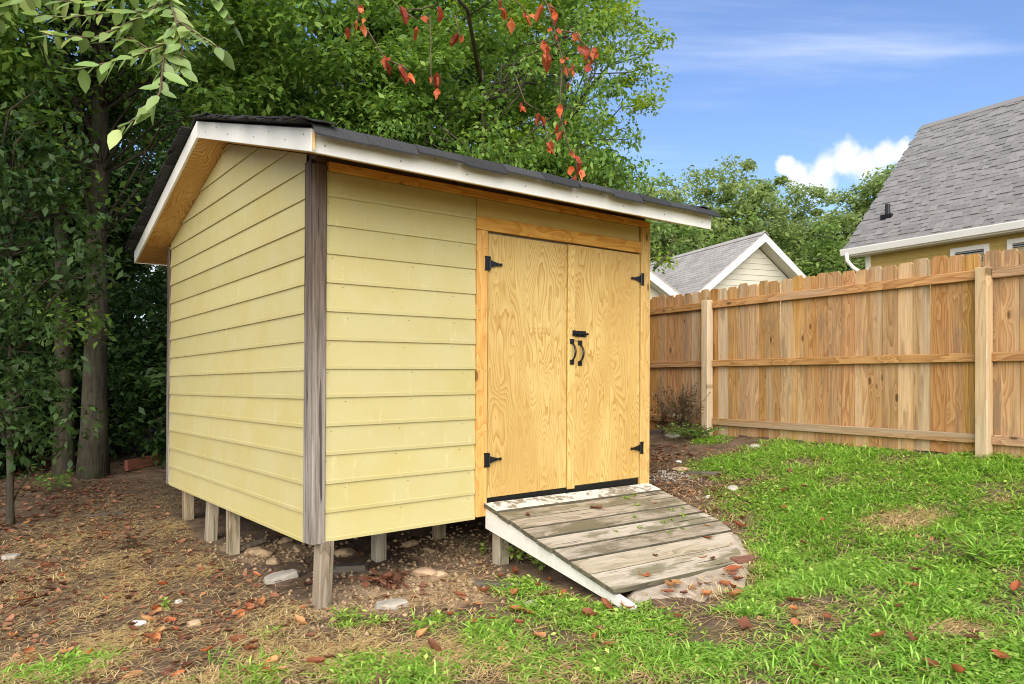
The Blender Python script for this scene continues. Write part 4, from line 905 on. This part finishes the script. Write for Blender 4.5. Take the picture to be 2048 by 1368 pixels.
for p in dl_:
    ax = Vector((rs.uniform(-.5, .5), rs.uniform(-.4, .2), -1)).normalized(); yv = ax.cross(Vector((rs.uniform(-.6, .6), -1, 0))).normalized(); zv = ax.cross(yv); s = rs.uniform(.45, 1.15)
    place('dead_leaf', rs.choice(deadm), do, mw=Matrix.Translation(p+Vector((rs.uniform(-.05, .05), rs.uniform(-.05, .05), rs.uniform(-.05, .04)))) @ Matrix((ax*s, yv*s, zv*s)).transposed().to_4x4())

# ------------------------------------------------------------------ ground cover
def inshed(x, y, pad=0.):
    c, s = math.cos(-YAW), math.sin(-YAW); dx, dy = x-OX, y-OY; u = dx*c-dy*s; v = dx*s+dy*c
    a = (u > -pad) & (u < SW+pad) & (v > -pad) & (v < SL+pad); b = (u > RU0-.02) & (u < RU1+.0) & (v < .05) & (v > -RLEN-.05)
    b = b & (u < np.where(-v < .84, RU1, RU1-(-v-.84)*.95))
    pd = np.zeros(np.shape(x), bool); n = len(cw)
    for i in range(n):
        p, q = cw[i], cw[(i+1) % n]
        c1 = (p.y > y) != (q.y > y); pd ^= c1 & (x < (q.x-p.x)*(y-p.y)/((q.y-p.y) or 1e-9)+p.x)
    pd &= fbm(x, y, 9., 17, 2) > .18; return a, b, pd, u, v
def scatter(n, x0, x1, y0, y1, fn):
    x = x0+(x1-x0)*rng.random(n); y = y0+(y1-y0)*rng.random(n); k = rng.random(n) < fn(x, y); return x[k], y[k]
def vis(x, y): return (np.abs(x/y) < .78) & (y > 2.6)
def surf(x, y):
    a, b, pd, u, v = inshed(x, y); return np.where(pd, np.maximum(gz(x, y), pad_z(u, -v)+.004), gz(x, y))
def fence_side(x, y): return (x-FP1.x)*(-.849)+(y-FP1.y)*(-.528)     # >0 on the camera side
def gdens(x, y):
    a, b, pd, u, v = inshed(x, y)
    d = splat(x, y, GRASS); pn = fbm(x, y, 3.2, 21, 3)
    d = d-.85*np.clip(splat(x, y, LAWN_STRAW), 0, 1); d = np.clip((d-.26)*1.9, 0, 1)*np.clip((pn-.23)*4.6, .12, 1)
    d = np.where((b | a), 0, d); d = np.where(pd, 0, d); d = np.where(fence_side(x, y) < -.02, 0, d)
    return np.where(vis(x, y), d, 0)*np.clip(1.25-.07*y, .35, 1)
def blades(x, y, hmin, hmax, wd, lean=.8, zo=0.):
    n = len(x); th = rng.random(n)*2*np.pi; hgt = hmin+(hmax-hmin)*rng.random(n)**1.4; ln = lean*(.35+.9*rng.random(n))
    dx, dy = np.cos(th), np.sin(th); z = gz(x, y)-.004+zo; W = wd*(.6+.8*rng.random(n))*.5
    px_, py_ = -dy*W, dx*W; V = []
    for t, wf in ((0, .7), (.45, 1.), (.8, .7)):
        hx = ln*hgt*t**1.7; hz = hgt*(t-.42*np.minimum(ln, 1.2)*t**2.4)
        for s in (-1, 1): V.append(np.stack([x+dx*hx+s*px_*wf, y+dy*hx+s*py_*wf, z+hz], 1))
    V.append(np.stack([x+dx*ln*hgt, y+dy*ln*hgt, z+hgt*(1-.42*np.minimum(ln, 1.2))-.1*hgt*ln], 1))
    V = np.stack(V, 1).reshape(-1, 3); b = (np.arange(n)*7)[:, None]
    f = np.concatenate([b+np.array([[0, 1, 3]]), b+np.array([[0, 3, 2]]), b+np.array([[2, 3, 5]]), b+np.array([[2, 5, 4]]), b+np.array([[4, 5, 6]])], 0); return V, f
x, y = scatter(520000, -3.2, 6.2, 2.7, 9.6, gdens)
tall = fbm(x, y, 2.4, 71, 2)
V1, F1 = blades(x, y, .025, .07, .0095, 2.0)
k = tall > .42; V2, F2 = blades(x[k][::4], y[k][::4], .05, .12, .008, 1.2)
mk('lawn_grass', np.r_[V1, V2], np.r_[F1, F2+len(V1)], M['grass'], None, False, 'stuff')
# broad-leaved ground weeds
x, y = scatter(90000, -2.5, 5.5, 2.8, 8.5, lambda x, y: gdens(x, y)*np.clip((fbm(x, y, 4., 31, 2)-.3)*4, .1, 1))
c = np.stack([x, y, gz(x, y)+.012+.035*rng.random(len(x))], 1); v, f = leaf_arrays(c, .032, .55, (-.3, .5), rng, 1.6, .08)
mk('ground_weeds', v, f, M['weed'], None, False, 'stuff')
# straw
def sdens(x, y):
    a, b, pd, u, v = inshed(x, y); d = splat(x, y, STRAW); d = np.clip((d-.25)*1.4, 0, 1)*np.clip((fbm(x, y, 2.6, 41, 3)-.25)*3.5, .1, 1)
    return np.where(a | b | ~vis(x, y), 0, np.maximum(d, .09))
def strips(x, y, l0, l1, wd, zo):
    n = len(x); th = rng.random(n)*2*np.pi; L = (l0+(l1-l0)*rng.random(n))*.5; dx, dy = np.cos(th)*L, np.sin(th)*L; W = wd*(.6+.8*rng.random(n)); ox, oy = -np.sin(th)*W, np.cos(th)*W
    za = surf(x-dx, y-dy)+zo+.018*rng.random(n); zb = surf(x+dx, y+dy)+zo+.018*rng.random(n); zm = np.maximum(surf(x, y)+zo, (za+zb)/2)+.006*rng.random(n); cv_ = (rng.random(n)-.5)*.14
    mxx, myy = x-dy*cv_, y+dx*cv_
    V = np.stack([np.stack([x-dx, y-dy, za], 1), np.stack([mxx-ox, myy-oy, zm], 1), np.stack([x+dx, y+dy, zb], 1), np.stack([mxx+ox, myy+oy, zm], 1)], 1).reshape(-1, 3)
    return V, np.arange(n*4).reshape(n, 4)
x, y = scatter(330000, -4.5, 5.2, 2.7, 8.0, sdens); v, f = strips(x, y, .05, .17, .0026, .003); mk('straw_cover', v, f, M['straw'], None, False, 'stuff')
x, y = scatter(120000, -6, 4.5, 2.8, 9.0, lambda x, y: np.where(inshed(x, y)[0] | inshed(x, y)[1] | (np.abs(x/y) > .8), 0, np.clip(1.-splat(x, y, GRASS), .1, 1)*np.where(inshed(x, y)[3] < .6, 1, .35)*np.clip((fbm(x, y, 3., 91, 3)-.22)*3.2, .1, 1)))
v, f = strips(x, y, .03, .12, .0022, .002); mk('dead_stems', v, f, M['stems'], None, False, 'stuff')
# leaf litter
def ldens(x, y):
    a, b, pd, u, v = inshed(x, y); g_ = splat(x, y, GRASS); left = np.clip((-u+.3)/.8, 0, 1)*np.clip((y-3.2)/1.2, .25, 1)
    back = np.clip((u-3.0)/.2, 0, 1)*np.clip((v+1.1)/.4, 0, 1)*np.clip((5.2-u)/1.0, 0, 1)*np.clip(1.-g_, 0, 1)
    d = np.maximum(left*.9, back); d = np.maximum(d, .05); d = np.where(pd, .22, d); d = np.maximum(d, np.where((u > 0) & (u < 1.2) & (v > -.6) & (v < .1), .12, 0))
    d = np.where(a, .05, d)*np.clip((fbm(x, y, 2.8, 61, 3)-.2)*3.4, .15, 1)
    return np.where(b | (fence_side(x, y) < .05), 0, np.where((np.abs(x/y) < .8), d, 0))
def litter(x, y, L, zo, rg=rng):
    n = len(x); th = rg.random(n)*2*np.pi; Ls = L*(.6+.8*rg.random(n)); W = Ls*(.5+.25*rg.random(n)); cu = (rg.random(n)*1.2-.25)*Ls*.35; tl = rg.normal(0, .25, (n, 2))
    ax = np.stack([np.cos(th), np.sin(th)], 1); bx = np.stack([-np.sin(th), np.cos(th)], 1); z = surf(x, y)+zo+.012*rg.random(n); V = []
    for (s, t, kz) in ((-.5, 0, .5), (-.1, .5, 1), (-.1, 0, 0), (-.1, -.5, 1), (.28, .36, .8), (.28, 0, .1), (.28, -.36, .8), (.55, 0, .9)):
        p = ax*(s*Ls)[:, None]+bx*(t*W)[:, None]; V.append(np.stack([x+p[:, 0], y+p[:, 1], z+kz*cu+tl[:, 0]*s*Ls+tl[:, 1]*t*W], 1))
    V = np.stack(V, 1).reshape(-1, 3); b = (np.arange(n)*8)[:, None]; tr_ = [(0, 2, 1), (0, 3, 2), (1, 2, 5), (1, 5, 4), (2, 3, 6), (2, 6, 5), (4, 5, 7), (5, 6, 7)]
    return V, np.concatenate([b+np.array([t]) for t in tr_], 0)
x, y = scatter(34000, -7.5, 4.5, 2.8, 11.5, ldens); v, f = litter(x, y, .05, .003); mk('leaf_litter', v, f, M['litter'], None, False, 'stuff')
# bark chips and small debris beside the shed and under it
def cdens(x, y):
    a, b, pd, u, v = inshed(x, y); back = np.clip((u-3.02)/.1, 0, 1)*np.clip((v+1.0)/.4, 0, 1)*np.clip((4.6-u)/.8, 0, 1)*(1-np.clip(splat(x, y, GRASS)-.2, 0, 1))
    fr = np.where((u > -1.0) & (u < 1.4) & (v > -.7) & (v < 1.6), .25, 0); lf = np.where(u < 0, .22, 0)
    return np.where(b | (fence_side(x, y) < .05) | (np.abs(x/y) > .8), 0, np.maximum(np.maximum(back, fr), lf))
x, y = scatter(70000, -5, 4., 3.2, 9.5, cdens); v, f = strips(x, y, .02, .075, .006, .004); mk('bark_chips', v, f, M['chip'], None, False, 'stuff')
def pebbles(name, x, y, smin, smax, mat):
    n = len(x); base_v = np.array([(1, 0, 0), (-1, 0, 0), (0, 1, 0), (0, -1, 0), (0, 0, .8), (0, 0, -.5), ]); fs = np.array([(0, 2, 4), (2, 1, 4), (1, 3, 4), (3, 0, 4), (2, 0, 5), (1, 2, 5), (3, 1, 5), (0, 3, 5)])
    s = (smin+(smax-smin)*rng.random(n)**2)[:, None, None]*(.6+.8*rng.random((n, 6, 1))); th = rng.random(n)*6.28; c_, s_n = np.cos(th), np.sin(th)
    b = base_v[None]*s; V = np.stack([b[..., 0]*c_[:, None]-b[..., 1]*s_n[:, None]+x[:, None], b[..., 0]*s_n[:, None]+b[..., 1]*c_[:, None]+y[:, None], b[..., 2]+(gz(x, y)+.003)[:, None]], -1).reshape(-1, 3)
    mk(name, V, (np.arange(n)[:, None, None]*6+fs[None]).reshape(-1, 3), mat, None, False, 'stuff')
gp = ground(1345, 955)
x = gp.x+rng.normal(0, .13, 700); y = gp.y+rng.normal(0, .16, 700); pebbles('gravel_patch', x, y, .005, .016, M['gravel'])
x, y = scatter(16000, -2.6, 1.2, 4.1, 7.0, lambda x, y: np.clip(splat(x, y, SAND), 0, 1)*.6); pebbles('soil_crumbs', x, y, .006, .026, M['clod'])

# individual fallen leaves
fm = []
for i in range(12):
    r_ = random.Random(100+i); N = 5; vv = []; ff = []; cu = r_.uniform(.3, 1.9); tw_ = r_.uniform(-.9, .9); jt = [[r_.uniform(.65, 1.2) for _ in range(5)] for _ in range(6)]; bw = r_.uniform(.55, .95)
    for a in range(N+1):
        t = a/N; wv = math.sin(math.pi*min(1, t*.9+.06))**.8*.5
        for b in (-1, -.5, 0, .5, 1):
            X_ = (t-.5); Y_ = b*wv*bw*jt[a][int(b*2+2)]; Z_ = cu*.32*(abs(b)**1.5)*wv+cu*.45*(t-.4)**2+tw_*b*(t-.5)*.3+r_.uniform(-.035, .035); vv.append((X_+r_.uniform(-.03, .03)*abs(b), Y_*(1-.22*cu*abs(b)), Z_))
    for a in range(N):
        for b in range(4): ff.append((a*5+b, a*5+b+1, a*5+b+6, a*5+b+5))
    mz = min(p_[2] for p_ in vv); me = bpy.data.meshes.new('fallen_leaf'); me.from_pydata([(p_[0], p_[1], p_[2]-mz) for p_ in vv], [], ff); me.materials.append(M['leafX']); me.polygons.foreach_set('use_smooth', [True]*len(ff)); fm.append(me)
def fleaf(p, s, label, group, tilt=.15):
    o = place('fallen_leaf', rs.choice(fm), loc=p, rot=(rs.uniform(-tilt, tilt), rs.uniform(-tilt, tilt), rs.uniform(0, 6.28))); o.scale = (s*1.15, s*1.15, s*1.3); tag(o, label, 'leaf', group); return o
rl = [(1193, 1018, .085, 'orange curled leaf on the upper middle of the ramp boards'), (1308, 1006, .06, 'small dark curled leaf near the top right of the ramp'), (1056, 1032, .05, 'small red leaf at the left edge of the upper ramp'), (1415, 1076, .085, 'large orange leaf near the right edge of the lower ramp'),
      (1414, 1052, .05, 'small orange leaf high on the right edge of the ramp'), (1290, 1152, .075, 'dark red leaf on the lowest ramp board'), (1311, 1112, .04, 'tiny tan leaf in the middle of the lower ramp'), (1452, 1049, .055, 'twin-lobed orange leaf at the right end of the ramp')]
def ramp_hit(px, py):
    for D in np.arange(3.5, 7., .01):
        p = at(px, py, D); q = SI @ p
        if q.z <= rz_(q.x, -q.y): return p
    return at(px, py, 5)
for px, py, s, lb in rl: fleaf(ramp_hit(px, py)+Vector((0, 0, .004)), s, lb, None, .08)
for px, py, s in [(1445, 1098, .06), (1460, 1106, .06), (1405, 1128, .085), (1425, 1130, .06), (1466, 1150, .11), (1340, 1185, .09), (1352, 1178, .08), (1335, 1195, .07), (1450, 1180, .08), (1466, 1190, .07), (1413, 1204, .08), (1470, 1205, .07), (1475, 1172, .06), (1368, 1198, .05)]:
    p = ground(px, py); fleaf(p+Vector((0, 0, .03)), s, 'curled rust-orange leaf lying on the concrete at the ramp foot', 'leaves on the concrete at the ramp foot')
for px, py, s in [(1432, 1028, .075), (1478, 1062, .08), (1580, 952, .06), (1568, 1024, .055), (1610, 982, .05), (1565, 993, .05), (1648, 1052, .07), (1915, 1082, .06), (1608, 1097, .05), (1836, 1152, .07), (1825, 1184, .07), (1590, 1213, .085), (1588, 1232, .05), (1801, 1227, .06), (1653, 1247, .06), (1590, 1260, .07), (1490, 1265, .09), (1357, 1248, .06), (1758, 1288, .06), (1826, 1297, .08), (1944, 1290, .06), (2000, 1335, .08), (2030, 1196, .08), (1640, 1355, .085), (1860, 1347, .07), (1915, 1362, .075), (1858, 979, .05)]:
    p = ground(px, py); fleaf(p+Vector((0, 0, .03)), s, 'curled rust-brown leaf lying on the green lawn right of the ramp', 'leaves on the lawn right of the ramp', .35)
for px, py, s in [(1030, 1150, .08), (1100, 1168, .07), (1078, 1182, .07), (1028, 1195, .08), (1092, 1200, .06), (1125, 1197, .08), (975, 1138, .06), (960, 1132, .06), (968, 1190, .08), (955, 1215, .06), (1000, 1158, .05), (1035, 1228, .1), (1060, 1232, .07), (1215, 1222, .09), (1255, 1225, .08), (1180, 1240, .1), (985, 1245, .06), (1078, 1280, .07), (920, 1202, .07), (900, 1238, .06), (865, 1305, .09), (845, 1280, .08), (1040, 1255, .06), (945, 1252, .06), (1002, 1310, .06), (1218, 1300, .06), (1190, 1285, .07)]:
    p = ground(px, py); fleaf(p+Vector((0, 0, .015)), s, 'rust-red leaf lying in front of the shed between corner post and ramp', 'leaves in front of the shed', .35)
r5 = random.Random(77)
for k in range(75):
    px = r5.uniform(10, 640); py = 1040+320*r5.random()**.9
    if px > 420 and py < 1140: continue
    p = ground(px, py); fleaf(p+Vector((0, 0, .006)), r5.uniform(.045, .095), 'curled rust-brown leaf among the litter left of the corner post', 'leaves on the dirt left of the shed', .4)

# ------------------------------------------------------------------ stones, boards, plants
def slabstone(name, label, px, py, sx, sy, th, mat, seed, cat, rz, tilt):
    r_ = random.Random(seed); pr = []
    for i in range(9): a = i/9*6.283+r_.uniform(-.22, .22); k = r_.uniform(.72, 1.05); pr.append((math.cos(a)*sx*k, math.sin(a)*sy*k))
    m_ = MB().prism(pr, (-th, th), lambda p, e: (p[0]*(1-.06*(e > 0)), p[1]*(1-.06*(e > 0)), e+r_.uniform(-.006, .006)))
    o = bev(m_.build(name, mat), .006, 2); o.location = ground(px, py)+Vector((0, 0, th*.7)); o.rotation_euler = (tilt[0], tilt[1], rz); tag(o, label, cat); return o
def rock(name, label, px, py, sx, sy, sz, mat, seed, cat='rock', rz=0., sink=.3):
    import bmesh
    bm = bmesh.new(); bmesh.ops.create_icosphere(bm, subdivisions=3, radius=1.); r_ = np.random.default_rng(seed); cuts = [(Vector(r_.normal(size=3)).normalized(), r_.uniform(.55, .85)) for _ in range(9)]
    for v_ in bm.verts:
        for n_, d_ in cuts:
            e = v_.co.dot(n_)-d_
            if e > 0: v_.co -= n_*e
        v_.co += v_.co.normalized()*float(r_.normal(0, .012)); v_.co = Vector((v_.co.x*sx, v_.co.y*sy, v_.co.z*sz))
    me = bpy.data.meshes.new(name); bm.to_mesh(me); bm.free(); me.materials.append(mat); p = ground(px, py)
    o = place(name, me, loc=p+Vector((0, 0, sz*(1-sink*2)*.5)), rot=(0, 0, rz)); tag(o, label, cat); return o
rock('white_stone', 'small bright white stone lying on the dirt at lower left', 278, 1252, .055, .035, .025, M['rock_white'], 1)
rock('tan_stone', 'tan wedge-shaped stone right of the white stone', 390, 1254, .05, .035, .032, M['rock_tan'], 2)
slabstone('concrete_chunk', 'grey broken concrete slab leaning left of the corner post', 560, 1160, .15, .075, .022, M['rock'], 3, 'concrete', .5, (.12, -.16))
slabstone('flat_stone', 'flat pale stone right of the corner post', 782, 1212, .13, .075, .016, M['rock'], 4, 'rock', .4, (.06, -.05))
rock('tan_stone', 'sandy rounded stone under the front wall right of the dead twig', 848, 1152, .10, .07, .045, M['rock_tan'], 5)
rock('tan_stone', 'small oval tan stone beside the sandy rounded one', 880, 1150, .06, .035, .025, M['rock_tan'], 15)
rock('pale_stone', 'pale grey stone in the grass left of the ramp stringer', 1062, 1212, .06, .045, .03, M['rock'], 6)
rock('flat_stone', 'flat grey-tan rock on the bark path right of the shed', 1362, 942, .10, .06, .035, M['rock_tan'], 7)
rock('white_stone', 'white pebble just behind the flat rock on the bark path', 1357, 927, .04, .03, .025, M['rock_white'], 8)
rock('pale_stone', 'pale rock at the lawn edge near the bark path', 1466, 982, .06, .045, .04, M['rock'], 9)
rock('pale_stone', 'rounded grey rock below the dry vine by the fence', 1345, 875, .10, .07, .055, M['rock'], 10)
rock('white_stone', 'white pebble on the path edge above the right ramp corner', 1415, 996, .03, .022, .018, M['rock_white'], 11)
rock('pale_stone', 'grey rock in the grass before the first fence post', 1510, 897, .07, .05, .04, M['rock'], 12)
slabstone('pale_stone', 'pale flat stone at the left picture edge', 20, 1120, .08, .05, .018, M['rock'], 13, 'rock', .9, (.1, .1))
rock('white_stone', 'whitish pebble between the stems of litter left of the white stone', 358, 1207, .03, .022, .02, M['rock_white'], 14)
for i, (px, py, s) in enumerate([(520, 1110, .11), (570, 1085, .09), (600, 1100, .08), (690, 1110, .10), (760, 1100, .09), (640, 1085, .10), (545, 1125, .07), (820, 1090, .08), (500, 1105, .06), (860, 1105, .07)]):
    o = rock('dirt_clod', 'crumbly clod of dirt in the shade under the shed', px, py, s, s*.8, s*.5, M['clod'], 30+i, 'clod', i, .35); o['group'] = 'dirt clods under the shed'
def board(name, label, p0, p1, wd, th, mat, lift=.0):
    a, b = ground(*p0), ground(*p1); d = b-a; L = d.length; o = bev(MB().box(0, L, -wd/2, wd/2, 0, th).build(name, mat), .004)
    o.location = a+Vector((0, 0, lift-.005)); o.rotation_euler = d.to_track_quat('X', 'Z').to_euler(); tag(o, label, 'board'); return o
board('scrap_board', 'dark scrap board lying under the shed behind the corner post', (655, 1146), (735, 1140), .09, .05, M['oldboard'], .0)
board('scrap_board', 'weathered grey stick of lumber under the left side wall', (470, 1108), (530, 1085), .05, .035, M['stilt'], .01)
board('scrap_board', 'half-buried dark board in front of the shed near the ramp post', (950, 1172), (1040, 1176), .06, .03, M['oldboard'], .0)
board('red_board', 'reddish brown board lying at the edge of the wood behind the shed', (252, 945), (345, 925), .05, .14, M['redboard'], .02)
board('bark_slab', 'thick dark bark slab on the path beyond the flat rock', (1375, 948), (1440, 950), .10, .03, M['oldboard'], .0)
board('bark_slab', 'brown bark slab at the lawn edge beside the concrete pad', (1468, 1128), (1515, 1124), .09, .03, M['redboard'], .01)
board('scrap_board', 'thin dark stick lying on the litter at far left', (175, 1035), (250, 1030), .05, .03, M['oldboard'], .0)
def plant(name, label, p, h, n, L, mat, seed, cat='weed', spread=.12, group=None, droop=(-.5, .6), wr=.5):
    rg = np.random.default_rng(seed); root = thing(name, label, cat, p, 0, group); st = MB(); pts = []
    for k in range(max(3, n//7)):
        a = rg.random()*6.28; r_ = spread*rg.random(); tip = Vector((math.cos(a)*r_, math.sin(a)*r_, h*(.5+.5*rg.random()))); st.tube([(0, 0, -.01), (tip.x*.4, tip.y*.4, tip.z*.55), tip], .0018, 4)
        for j in range(7): t = .3+.7*rg.random(); pts.append((tip.x*t+rg.normal(0, .012), tip.y*t+rg.normal(0, .012), tip.z*t))
    st.build('stem', M['twig'], root); v, f = leaf_arrays(np.array(pts), L, wr, droop, rg, 1.2, .08); mk('foliage', v, f, mat, root, False, 'stuff'); return root
plant('broadleaf_weed', 'leafy green weed growing against the ramp post', ground(1035, 1128), .24, 70, .05, M['weed'], 1, spread=.12)
plant('broadleaf_weed', 'leafy green weed under the middle of the ramp stringer', ground(1085, 1145), .16, 80, .05, M['weed'], 2, spread=.14)
plant('broadleaf_weed', 'small sprouting weed left of the ramp post', ground(965, 1112), .12, 30, .035, M['weed'], 3, spread=.07)
plant('broadleaf_weed', 'bright clover-like weed at the foot of the corner post', ground(690, 1240), .07, 90, .035, M['weed'], 4, spread=.14)
plant('broadleaf_weed', 'pale green weed between corner post and flat stone', ground(760, 1250), .08, 80, .035, M['weed'], 5, spread=.13)
plant('broadleaf_weed', 'single small weed beside the tan wedge stone', ground(330, 1218), .08, 20, .045, M['weed'], 6, spread=.04)
plant('brown_weed', 'dull olive weed with dying leaves on the dirt left of the posts', ground(265, 1098), .11, 40, .06, M['dryvine'], 7, spread=.12)
plant('dry_vine', 'dry dark vine bush against the fence beside its left post', ground(1365, 872), .68, 620, .05, M['dryvine'], 8, 'vine', .48, droop=(-1.4, .2))
plant('dry_vine', 'small reddish dry bramble just right of the shed corner', ground(1325, 868), .45, 120, .04, M['dryvine'], 18, 'vine', .3, droop=(-1.4, .2))
plant('broadleaf_weed', 'dark green weed patch growing below the dry vine', ground(1385, 878), .20, 420, .05, M['leafA'], 9, spread=.5)
plant('tall_weed', 'thin tall weed stalk standing before the fence right of its left post', ground(1468, 872), .55, 14, .04, M['dryvine'], 10, spread=.1)
plant('dead_twig', 'fallen twig with clustered rust-red leaves under the front wall', ground(770, 1172), .07, 130, .075, M['litter'], 11, 'twig', .22)
plant('fern_weed', 'dark green fern-like weed on the wood floor at far left', ground(100, 985), .35, 120, .07, M['leafA'], 12, spread=.4)
gw = ground(1965, 1100); plant('grass_clump', 'tall lush grass clump at the right picture edge', ground(1955, 1130), .20, 160, .13, M['grass'], 13, 'grass', .22, wr=.08, droop=(-.2, .9))
for i, (px, py, s) in enumerate([(1256, 997, .03), (1268, 992, .03), (1275, 1013, .022), (1271, 1036, .025), (1235, 1065, .02), (1345, 1022, .02), (1365, 1018, .02), (1281, 1057, .02), (1325, 1046, .022), (1343, 1041, .02), (1366, 1033, .03), (1338, 1067, .02), (1368, 1060, .018)]):
    p = ramp_hit(px, py); plant('ramp_sprout', 'tiny green sprout growing in a gap between the ramp boards', p, .02, 26, s*.8, M['weed'], 200+i, 'weed', .03, 'sprouts in the ramp gaps')
# branch debris on the cream house roof
bp = at(1325, 520, 20.6); lb_ = sh.matrix_basis.inverted() if False else None
fbq = thing('fallen_branch', 'fallen branch with leaves lodged on the cream house roof', 'branch', bp)
MB().tube([(-.25, -.1, -.25), (.0, 0, .0), (.3, .05, .25)], .05, 6).tube([(0, 0, 0), (.35, .1, -.05)], .03, 5).tube([(-.1, 0, -.1), (-.35, 0, .1)], .025, 5).build('stem', M['bark'], fbq)
v, f = leaf_arrays(rng.normal(0, .22, (90, 3))*np.array([1, .6, .6]), .14, .5); mk('foliage', v, f, M['leafB'], fbq, False, 'stuff')
